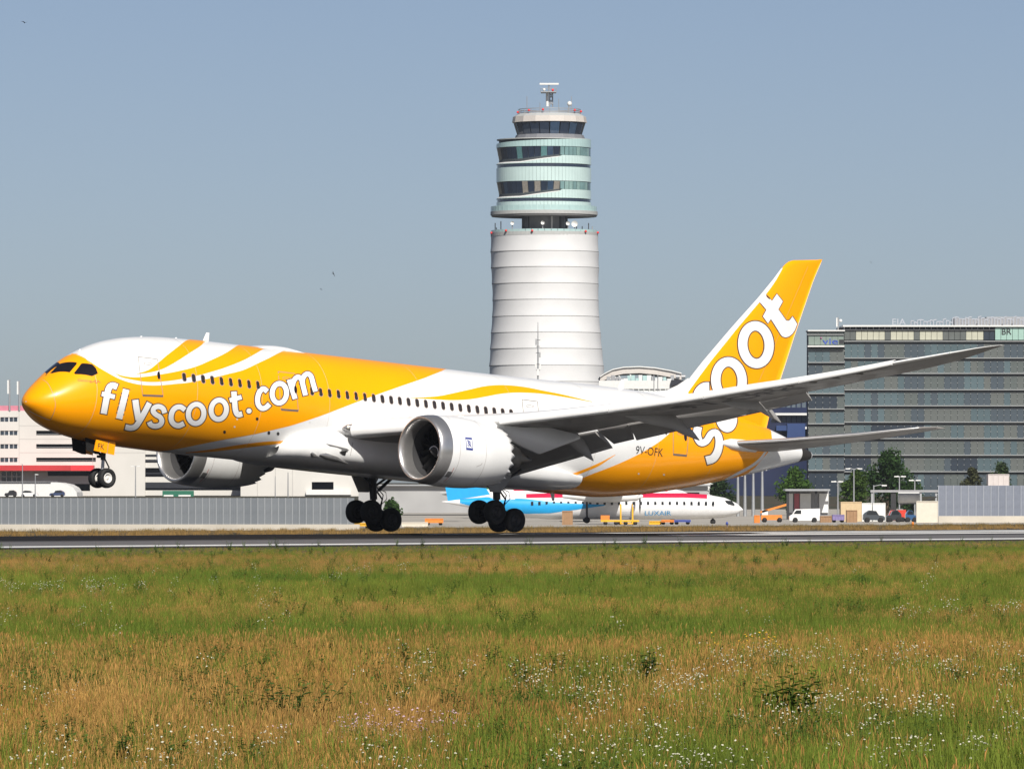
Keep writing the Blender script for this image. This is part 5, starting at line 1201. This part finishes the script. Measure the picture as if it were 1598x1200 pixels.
# radio mast in front of the tower
mm_ = thing('radio_mast', 'thin dark radio mast with antennas standing before the control tower', 'antenna', floorW(840, 1300)); k = 1300/FPX
zz = lambda v: CAMZ+(VH-v)*k
MB().tube([(0, 0, 0), (0, 0, zz(545)), (0, 0, zz(497))], [.25, .14, .05], 8).build('pole', METAL, mm_)
for x, v, h in ((-.35, 528, 1.2), (.35, 548, 1.0), (-.4, 562, 1.4), (.45, 566, 1.2), (0, 575, 1.3)): MB().box((x-.16, -.3, zz(v)-h/2), (x+.16, .1, zz(v)+h/2)).build('antenna_panel', WMET if v > 555 else METAL, mm_)
for v in (525, 535, 545, 562, 572): MB().tube([(-.4, -.1, zz(v)), (.45, -.1, zz(v))], .05, 5).build('bracket', DARK, mm_)

# ---- terminal roof right of the tower
tb = root('terminal_building', 'white terminal building with an arched roof between tower and tail fin', 'building', 1000, 1600); L = Vector(tb.location); k = 1600/FPX
openwall('wall', 935, 1200, 594, 800, [(952+0, 980, 607, 622)]+[(981+i*8.4, 988+i*8.4, 607, 622) for i in range(8)], 1600, .8, WMET, tb)
pbox('interior', 936, 1199, 600, 800, 1603, 30, mat('pale_interior', (.22, .24, .25), .6, var=.2), tb)
for i in range(8): pbox('window_pane', 981+i*8.4, 988+i*8.4, 607, 622, 1600.4, .1, mat('bright_blind', (.62, .64, .62), .5, var=.06), tb)
pbox('plant_room', 1048, 1075, 594-1, 601.5, 1598.5, 1.4, INK, tb)
arc = [(938, 586), (945, 581), (958, 574.5), (975, 571), (1000, 570), (1025, 572), (1050, 576.5), (1066, 580.5)]
pa = [((u-UH)*k, CAMZ+(VH-v)*k) for u, v in arc]; pb = [((u-UH)*k, CAMZ+(VH-v-1.6)*k) for u, v in arc]
MB().prism(pa+pb[::-1], 1612, 1650).build('roof_shell', WMET, tb, -L, recalc=True)
pa2 = [((u-UH)*k, CAMZ+(VH-v-3)*k) for u, v in arc]; pbx = [((u-UH)*k, CAMZ+(VH-min(594, v+11))*k) for u, v in arc]
MB().prism(pa+pbx[::-1], 1612.5, 1640).build('roof_soffit', BEIGE, tb, -L, recalc=True)
for u in (951, 959, 966, 983): MB().tube([W(u-2, 581 if u < 970 else 573, 1613), W(u+3, 592, 1613)], .25, 6).build('roof_strut', WMET, tb, -L)
rr = random.Random(3)
for i in range(17):
    u = 948+i*6.2+rr.uniform(-1, 1); h = rr.uniform(3, 9); pbox('roof_plant', u, u+rr.uniform(4, 8), 594-h, 594, 1604+rr.uniform(0, 6), 2.5, rr.choice([METAL, GREYB, WMET, TEAL]), tb)
for u in (1055, 1064): MB().tube([W(u, 588, 1606), W(u+6, 588, 1606)], 3.5*k, 12).build('duct', METAL, tb, -L)
for u in (1021, 1027): MB().tube([W(u, 615, 1590), W(u, 585, 1590)], .12, 6).build('roof_ladder', METAL, tb, -L)

# ---- dark blue office block
db = root('blue_block', 'dark navy blue office block with white ledge behind the tail cone', 'building', 1225, 1520)
NVY = mat('navy_cladding', (.012, .020, .060), .35, coat=.2, var=.15, vscale=.2); NVY2 = mat('blue_cladding', (.03, .06, .17), .4, var=.1, vscale=.3)
openwall('wall', 1120, 1264, 592, 792, [(1204+i*8, 1210.6+i*8, 649, 659.5) for i in range(7)]+[(1204+i*8, 1210.6+i*8, 622, 636) for i in range(7)], 1520, .6, NVY, db)
for i in range(7):
    for a, b in ((649, 659.5), (622, 636)): pbox('window_pane', 1204+i*8, 1210.6+i*8, a, b, 1520.3, .1, mat('blue_block_glass', (.12, .15, .18), .15, var=.25, vscale=.5), db)
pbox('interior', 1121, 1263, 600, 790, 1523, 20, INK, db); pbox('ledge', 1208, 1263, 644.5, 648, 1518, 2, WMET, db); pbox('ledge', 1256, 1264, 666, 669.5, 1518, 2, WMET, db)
pbox('blue_bay', 1229, 1257, 661, 690, 1517.5, 2.4, NVY2, db); pbox('blue_bay', 1212, 1228.5, 664, 672, 1518, 2, NVY2, db); pbox('roof_edge', 1118, 1264.5, 590.5, 592, 1519, 22, METAL, db)

# ---- glass office blocks
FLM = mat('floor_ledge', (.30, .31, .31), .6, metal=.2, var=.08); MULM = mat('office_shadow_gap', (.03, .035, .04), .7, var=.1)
OG = [mat('office_pane_%d' % i, c, .22, coat=.2, var=.10, vscale=.6) for i, c in enumerate(((.095, .112, .108), (.110, .122, .116), (.075, .112, .126), (.088, .130, .145), (.058, .078, .095), (.022, .034, .050)))]
OBG = mat('office_blind', (.44, .44, .35), .6, var=.06, vscale=.5); OMINT = mat('office_mint', (.32, .48, .42), .3, var=.06)
def office(label, u0, u1, vtop, floors, pitch, Z, seed, top_row):
    r = root('glass_office', label, 'building', (u0+u1)/2, Z); L = Vector(r.location); k = Z/FPX; rg = np.random.default_rng(seed)
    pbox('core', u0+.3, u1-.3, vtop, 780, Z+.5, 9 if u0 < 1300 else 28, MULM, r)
    n = int((u1-u0)/pitch); pw = (u1-u0)/n
    fl_ = floors+[776]
    meshes = {}
    patchy = rg.integers(0, 5, (len(fl_), n//3+2)); dark = rg.random((len(fl_), n//4+2)) < .06
    for j in range(len(fl_)-1):
        a, b = fl_[j], fl_[j+1]; h = (b-a-3.2)*k
        for i in range(n):
            q = patchy[j, i//3] if rg.random() < .7 else rg.integers(0, 5)
            if dark[j, i//4]: q = 5
            key = (q, round(h, 2))
            if key not in meshes:
                w_ = (pw*k-.06)/2; meshes[key] = MB().box((-w_, 0, 0), (w_, .35, h)).mesh('glass_pane', OG[q])
            p = W(u0+pw*(i+.5), b-1.0, Z); link(bpy.data.objects.new('glass_pane', meshes[key]), r, p-L)
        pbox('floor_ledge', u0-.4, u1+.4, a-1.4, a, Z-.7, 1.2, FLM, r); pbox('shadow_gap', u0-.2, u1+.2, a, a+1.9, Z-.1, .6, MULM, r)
    mb = MB()
    for j in range(len(fl_)-1):
        for i in range(n+1):
            for f in (.22, .55, .88):
                p = W(u0+pw*i, fl_[j]+(fl_[j+1]-fl_[j])*f, Z)-L; mb.box((p.x-.06, -.16, p.z-.10), (p.x+.06, -.02, p.z+.10))
    o = mb.build('pane_fixings', FLM, r); o['kind'] = 'stuff'
    top_row(r, Z, k, L)
    return r
def top_main(r, Z, k, L):
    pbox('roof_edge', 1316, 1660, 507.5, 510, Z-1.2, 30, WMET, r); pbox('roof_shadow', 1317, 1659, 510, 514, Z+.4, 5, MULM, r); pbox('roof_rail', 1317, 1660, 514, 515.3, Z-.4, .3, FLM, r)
    n = 37
    for i in range(n):
        u = 1318+i*9.05
        if u > 1640: break
        m = OBG if (i not in (0, 1, 7, 12, 17, 18, 19, 20, 24)) else OG[1]
        if 1537 < u+4 < 1555: m = OG[5]
        if u+4 > 1555: m = OMINT
        pbox('top_panel', u+.3, u+8.75, 516 if m is not OMINT else 510.4, 530.5, Z+.05 if m is not OMINT else Z-.6, .3, m, r)
        pbox('roof_post', u-.3, u+.5, 510, 514, Z-.2, .3, WMET, r)
    V, F, bb = text_verts('BR'); P = []
    for v in V:
        q = (v[0]-bb[0])/(bb[1]-bb[0]); s = (v[1]-bb[2])/(bb[3]-bb[2]); p = W(1564+15*q, 522-9.5*s, Z-.75)-L; P.append(tuple(p))
    MB().add(P, F).build('lettering', DARK, r)
    V, F, bb = text_verts('EIA'); P = []
    for v in V:
        q = (v[0]-bb[0])/(bb[1]-bb[0]); s = (v[1]-bb[2])/(bb[3]-bb[2]); p = W(1393+21*q, 507-9.5*s, Z+8)-L; P.append(tuple(p))
    MB().add(P, F).build('roof_sign', mat('roof_sign_grey', (.34, .36, .40), .6, var=.08), r)
    mb = MB()
    for i in range(46):
        u = 1422+i*5; v = 501+2*math.sin(i*1.7)-(4 if u > 1486 else 0); mb.tube([W(u, 508, Z+8)-L, W(u, v, Z+8)-L], .16, 5); mb.tube([W(u, v, Z+8)-L, W(u+5, v+1.5*math.sin(i*2.3), Z+8)-L], .16, 5)
    mb.build('roof_railing', MATS['roof_sign_grey'], r)
    pbox('roof_plant', 1490, 1660, 497, 508, Z+10, 10, GREYB, r); pbox('roof_plant', 1540, 1660, 494.5, 498, Z+12, 8, METAL, r)
def top_left(r, Z, k, L):
    pbox('roof_edge', 1261, 1319, 515, 517, Z-1, 10, WMET, r); pbox('white_ledge', 1261, 1318, 539.3, 541.5, Z-1.3, 1, WMET, r); pbox('roof_rail', 1260, 1317.5, 521.5, 522.8, Z-.4, .3, FLM, r)
    for i in range(6): pbox('top_panel', 1262.3+i*9.2, 1271.1+i*9.2, 518, 538.5, Z, .3, mat('top_pale', (.20, .25, .22), .3, var=.08), r)
    V, F, bb = text_verts('vie'); P = []
    for v in V:
        q = (v[0]-bb[0])/(bb[1]-bb[0]); s = (v[1]-bb[2])/(bb[3]-bb[2]); p = W(1284+24*q, 537.3-9*s, Z-.12)-L; P.append(tuple(p))
    MB().add(P, F).build('lettering', mat('sign_blue', (.03, .07, .38), .5, var=.05), r)
    MB().lathe([(0, .01), (0, 1.5*k), (.1, 1.5*k), (.1, .01)], tuple(W(1282, 527.5, Z-.2)-L), 'y', 14).build('logo_dot', mat('sign_purple', (.30, .10, .22), .5, var=.05), r)
    pbox('vent', 1310, 1317, 530, 537, Z-.1, .15, DARK, r)
    MB().tube([W(1308.5, 517, Z+3)-L, W(1308.5, 495, Z+3)-L], .16, 6).build('roof_mast', METAL, r); pbox('mast_panel', 1305.5, 1307.4, 496, 510, Z+2.8, .3, WMET, r)
    MB().lathe([(0, .01), (0, 2.4*k), (.3, 2.4*k), (.3, .01)], tuple(W(1312.5, 500.5, Z+2.5)-L), 'y', 12).build('mast_dish', WMET, r)
office('wide glass office block with BR sign behind the wingtip', 1318.5, 1650, 508, [533.4, 559.6, 583.6, 609, 634, 659.5, 685, 711, 736.7], 10.2, 1450, 5, top_main)
office('narrower glass office block with blue rooftop sign beside the fin', 1262, 1318, 516, [542, 566.5, 591, 615, 639, 662, 686, 710.5, 734.6], 9.4, 1448, 8, top_left)

# ---- pier building and shelter on the apron
pr2 = root('pier_building', 'long low grey pier building behind the parked aircraft', 'building', 780, 1080)
openwall('wall', 560, 1105, 758, 800, [(760+i*26, 780+i*26, 768, 778) for i in range(13)], 1080, .6, mat('pier_grey', (.34, .34, .34), .8, var=.12, vscale=.2), pr2)
for i in range(13): pbox('window_pane', 760+i*26, 780+i*26, 768, 778, 1080.3, .1, PANEG, pr2)
pbox('roof', 558, 1109, 756, 758, 1079, 24, METAL, pr2)
sh = root('apron_shelter', 'grey apron shelter with flat roof and dark posts under the tailplane', 'building', 1262, 960)
pbox('roof', 1226, 1296, 763, 766, 958, 8, METAL, sh); pbox('back_wall', 1228, 1294, 766, 812, 964, .3, GREYB, sh)
for a, b, m in ((1230, 1238, WMET), (1240, 1248, mat('shelter_red', (.42, .12, .14), .7, var=.1)), (1249, 1266, WMET), (1279, 1293, WMET)): pbox('wall_panel', a, b, 770, 800, 963.6, .2, m, sh)
for u in (1228, 1272): pbox('post', u, u+4, 766, 815, 958.5, .4, DARK, sh)
s2 = root('tank_shelter', 'pipe bridge over a white tank left of the tall barrier', 'building', 1410, 900)
pbox('roof_beam', 1359, 1466, 764.5, 768, 900, 1, GREYB, s2)
for u in (1360, 1391, 1436, 1460): pbox('post', u, u+(3 if u != 1391 else 8), 768, 815, 900.2, .6, METAL if u != 1391 else DARK, s2)
MB().tube([W(1402, 776, 902), W(1435, 776, 902)], .75, 16).build('tank', WMET, s2, -Vector(s2.location)); MB().tube([W(1404, 786, 899), W(1436, 785, 899), W(1462, 775, 899)], .12, 6).build('pipe', DARK, s2, -Vector(s2.location))
# ---- lamp posts and poles
def post(label, u, vt, Z, arms=(), th=.11, name='lamp_post', cat='lamp post'):
    g = floorW(u, Z); t = thing(name, label, cat, g); k = Z/FPX; H = CAMZ+(VH-vt)*k-g.z
    MB().tube([(0, 0, 0), (0, 0, H)], [th*1.2, th*.7], 8).build('pole', METAL, t)
    for a in arms:
        MB().tube([(0, 0, H-.15), (a*.6, 0, H+.05), (a, 0, H)], .05, 6).build('arm', METAL, t); MB().box((a-.35, -.2, H-.12), (a+.35, .2, H+.03)).build('lamp_head', WMET, t)
    return t
post('lamp post in front of the garage beside the nose wheel', 212, 727, 1380, (-.6, .6)); post('lamp post before the red canopy at far left', 35.5, 724, 1385, (-.7,))
post('short lamp post right of the canopy lamp post', 55.5, 740, 1385, (.3,)); post('thin pole before the service building, left one', 430, 743, 1400, (), .1, 'pole', 'pole'); post('thin pole before the service building, right one', 450, 737, 1400, (), .12, 'pole', 'pole')
post('tall lamp post with two lamps before the trees', 1333, 731, 1000, (-.9, .9)); post('lamp post with one long arm beside the big tree', 1364, 757, 950, (1.5,)); post('twin lamp post right of the big tree', 1404, 743, 980, (-.4, .6))
post('lamp post with two lamps left of the dark trees', 1308, 751, 960, (-.6, .4)); post('lamp post standing right of the twin lamp post', 1428, 749, 960, (.5, -.5))
for i, (u, v) in enumerate(((1152, 742), (1163, 737), (1176, 734), (1190, 733))): post(['first', 'second', 'third', 'fourth'][i]+' of four grey floodlight columns under the tail, from left', u, v, 1050, (-.4, .4), .24, 'floodlight_column', 'floodlight')
# ---- small runway furniture
sg = root('runway_sign', 'low yellow sign board at the far runway edge on the right', 'sign', 1566, 500); pbox('board', 1536, 1604, 825, 829.2, 500, .2, YELM, sg)
for u in (1540, 1570, 1600): pbox('leg', u, u+1, 829.2, 833.5, 500.05, .1, METAL, sg)
for u, Z, lab, m in ((1425, 560, 'small orange marker standing on the far verge right of centre', ORM), (1135, 590, 'small blue taxi light standing on the far verge under the tail', BLUS)):
    t = root('edge_light', lab, 'light', u, Z); MB().lathe([(0, .12), (.05, .12), (.06, .05), (.22, .05), (.24, .12), (.42, .10), (.5, .01)], (0, 0, 0), 'z', 12).build('lamp_body', m, t); MB().box((-.14, -.14, -.05), (.14, .14, .02)).build('foot', METAL, t)

# ---- trees
BARK = mat('bark', (.10, .075, .05), .9, var=.2, vscale=2)
def tree(label, u, vt, vb_w, Z, col, seed, hfrac=.16, n=3400, leaf=.62, name='tree'):
    g = floorW(u, Z); t = thing(name, label, 'tree', g, 'trees before the office blocks'); k = Z/FPX; H = CAMZ+(VH-vt)*k-g.z; Rw = vb_w*k/2; r = random.Random(seed)
    mb = MB(); mb.tube([(0, 0, 0), (.1, 0, H*.3), (0, .1, H*.6), (.1, 0, H*.85)], [H*.03, H*.022, H*.014, H*.004], 8)
    cl = []
    for i in range(34):
        a = r.uniform(0, 6.28); f = r.random()**.8; z = H*(hfrac+(.94-hfrac)*r.random()); env = math.sin(math.pi*min(1, max(.08, (z/H-hfrac*.6)/(1.02-hfrac*.6)))**.75)
        d = Rw*.86*env*f; p = Vector((d*math.cos(a), d*math.sin(a), z)); cl.append((p, Rw*r.uniform(.26, .46)))
        if i < 9: mb.tube([(0, 0, z*.55), tuple(p*.6+Vector((0, 0, z*.2))), tuple(p)], [H*.012, H*.007, H*.002], 5)
    cl.append((Vector((0, 0, H*.92)), Rw*.25))
    mb.build('trunk', BARK, t); lf = MB(); nn = n//len(cl)
    for p, rad in cl:
        for q in range(nn):
            while True:
                o = Vector((r.uniform(-1, 1), r.uniform(-1, 1), r.uniform(-1, 1)))
                if .25 < o.length < 1: break
            c = p+o*rad; s_ = leaf*r.uniform(.5, 1.1); a = Vector((r.uniform(-1, 1), r.uniform(-1, 1), r.uniform(-.6, .6))).normalized(); b = a.orthogonal().normalized()
            b = (b*math.cos(r.random()*6)+a.cross(b)*math.sin(r.random()*6)).normalized()
            lf.add([c-a*s_/2, c+b*s_*.3, c+a*s_/2, c-b*s_*.3], [(0, 1, 2, 3)])
    lf.build('crown', foliage_mat('leaves_%d' % seed, False, col, .25), t)
tree('broad dark green tree standing before the wide glass office', 1385, 706, 92, 1050, (.035, .070, .022), 1, n=5200)
tree('smaller lighter tree left of the big dark tree', 1336, 735, 50, 1040, (.055, .095, .022), 2)
tree('bright green tree under the tail cone before the blue block', 1241, 733, 66, 1080, (.060, .115, .025), 3, n=3200)
tree('dull brownish tree right of the big dark tree', 1517, 731, 36, 1150, (.075, .080, .040), 4)
tree('dark tree at far right behind the tall barrier', 1562, 724, 50, 1150, (.050, .075, .030), 5)
tree('small green tree behind the far main gear', 612, 781, 34, 900, (.045, .085, .025), 6, n=1600)
tree('low bush like tree left of the brownish tree', 1425, 748, 40, 1100, (.04, .07, .025), 7, n=1600)
tree('dark tree half hidden below the rear fuselage', 1125, 752, 60, 1085, (.035, .060, .025), 8)

# ---- birds
BIRD = mat('bird_dark', (.02, .02, .022), .7, var=.1)
for (u, v, sc_, tl, lab) in ((38, 36, .16, .2, 'small dark bird high in the upper left sky corner'), (520.5, 428, .14, 1.1, 'dark bird in the sky above the yellow fuselage'), (501.5, 452, .07, .6, 'tiny bird just below the other bird above the fuselage'), (1360, 410, .07, .1, 'tiny bird in the sky right of the fin top')):
    Z = 300; t = thing('bird', lab, 'bird', W(u, v, Z), 'birds in the sky')
    mb = MB(); mb.tube([(-.5*sc_*2, 0, 0), (-.2*sc_, 0, .02), (.3*sc_, 0, .02), (.5*sc_, 0, 0)], [.01, .06*sc_*2, .07*sc_*2, .01], 8); b = mb.build('body', BIRD, t)
    for s in (-1, 1): MB().add([(.2*sc_, 0, .03*sc_), (.12*sc_, s*.6*sc_, .3*sc_), (-.15*sc_, s*1.1*sc_, .22*sc_), (-.12*sc_, s*.4*sc_, .12*sc_), (-.15*sc_, 0, .02*sc_)], [(0, 1, 2, 3, 4)]).build('wing', BIRD, t)
    t.rotation_euler = (tl, .3, 1.2)

# ---- separate weeds in the meadow
LEAF = [foliage_mat('weed_leaf_%d' % i, False, c, .3) for i, c in enumerate(((.075, .135, .030), (.085, .150, .036), (.105, .165, .026)))]
def weed(label, u, vt, vb, seed, stems=5, spread=.25, name='weed_plant', mi=0):
    Z = CAMZ*FPX/(vb-VH); g = floorW(u, Z); t = thing(name, label, 'plant', (g.x, g.y, 0), 'tall weeds in the meadow'); H = (vb-vt)*Z/FPX*1.12; r = random.Random(seed); st = MB(); lf = MB(); stems = int(stems*1.3)+1
    for i in range(stems):
        a = r.uniform(0, 6.28); sp = spread*r.random(); h = H*r.uniform(.65, 1.); b = Vector((sp*math.cos(a)*.4, sp*math.sin(a)*.4, 0)); top = Vector((sp*math.cos(a)*1.3, sp*math.sin(a)*1.3, h)); mid = (b+top)/2+Vector((0, 0, h*.08))
        st.tube([b, mid, top], [.010, .008, .003], 5)
        for q in range(13):
            f = .18+.82*q/12; p = b.lerp(mid, f*2) if f < .5 else mid.lerp(top, f*2-1); az = q*2.4+r.uniform(-.4, .4); ln = H*.26*(1.25-f*.75)*r.uniform(.8, 1.2); d = Vector((math.cos(az), math.sin(az), .45)).normalized(); sd = d.cross(Vector((0, 0, 1))).normalized()*ln*.30
            lf.add([p, p+d*ln*.5+sd, p+d*ln-Vector((0, 0, ln*.2)), p+d*ln*.5-sd], [(0, 1, 2, 3)])
    st.build('stem', STEMM, t); lf.build('leaves', LEAF[mi], t)
WEEDS = [(330, 1075, 1140, 9, .40, 'bushy dark weed clump left of the meadow centre'), (440, 1070, 1150, 14, .60, 'widest dark weed clump in the left half of the meadow'), (545, 1065, 1120, 3, .5, 'leaning leafy weed right of the widest clump'), (612, 1070, 1125, 3, .2, 'upright leafy weed below the far main gear'),
 (703, 1075, 1140, 4, .15, 'thin upright weed left of the meadow middle'), (735, 1095, 1150, 4, .25, 'short weed in the middle foreground'), (768, 1008, 1060, 3, .15, 'slim upright weed beneath the near main gear'), (638, 1005, 1060, 3, .12, 'slim upright weed beneath the near engine'),
 (865, 1018, 1078, 6, .3, 'tall leafy weed right of the meadow middle'), (820, 1030, 1085, 6, .35, 'leafy weed cluster just left of the tall leafy weed'), (1018, 1018, 1080, 5, .25, 'dark upright weed beneath the rear fuselage'), (1228, 1050, 1150, 9, .35, 'tallest spreading weed below the tail cone'),
 (1452, 1038, 1068, 4, .2, 'small round weed among dry grass at right'), (1490, 1042, 1090, 10, .5, 'wide leafy weed among dry grass at right'), (1518, 1040, 1080, 4, .2, 'upright weed just right of the wide leafy weed'), (190, 1150, 1215, 7, .3, 'dark weed at the bottom left edge of the meadow'),
 (120, 1118, 1165, 3, .2, 'thin weed at far left of the meadow'), (240, 1105, 1170, 3, .15, 'upright thin weed near the bottom left'), (585, 1150, 1215, 6, .35, 'dark weed at the bottom edge left of centre'), (70, 1095, 1130, 4, .4, 'low spreading weed at the left picture edge'),
 (875, 903, 918, 5, .6, 'small dark weed far out in the green grass'), (1160, 1065, 1115, 4, .3, 'leafy weed left of the tallest spreading weed'), (905, 1075, 1135, 5, .3, 'ragged weed in front of the tall leafy weed'), (385, 1150, 1210, 4, .2, 'weed at the bottom edge below the widest clump')]
for i, (u, vt, vb, n_, sp, lab) in enumerate(WEEDS): weed(lab, u, vt, vb, 200+i, n_, sp, mi=i % 3)

# ---- summer haze: one closed box of thin pale air round the whole scene
hz = bpy.data.materials.new('haze_air'); hz.use_nodes = True; n_ = hz.node_tree; n_.nodes.remove(n_.nodes['Principled BSDF'])
pv = n_.nodes.new('ShaderNodeVolumePrincipled'); pv.inputs['Color'].default_value = (.80, .86, .95, 1); pv.inputs['Density'].default_value = 0.00004; pv.inputs['Anisotropy'].default_value = .2
n_.links.new(pv.outputs[0], n_.nodes['Material Output'].inputs['Volume'])
o = MB().box((-900, -120, -4), (900, 2300, 125)).build('haze', hz); o['kind'] = 'stuff'; o['label'] = 'thin pale summer haze over the airfield'
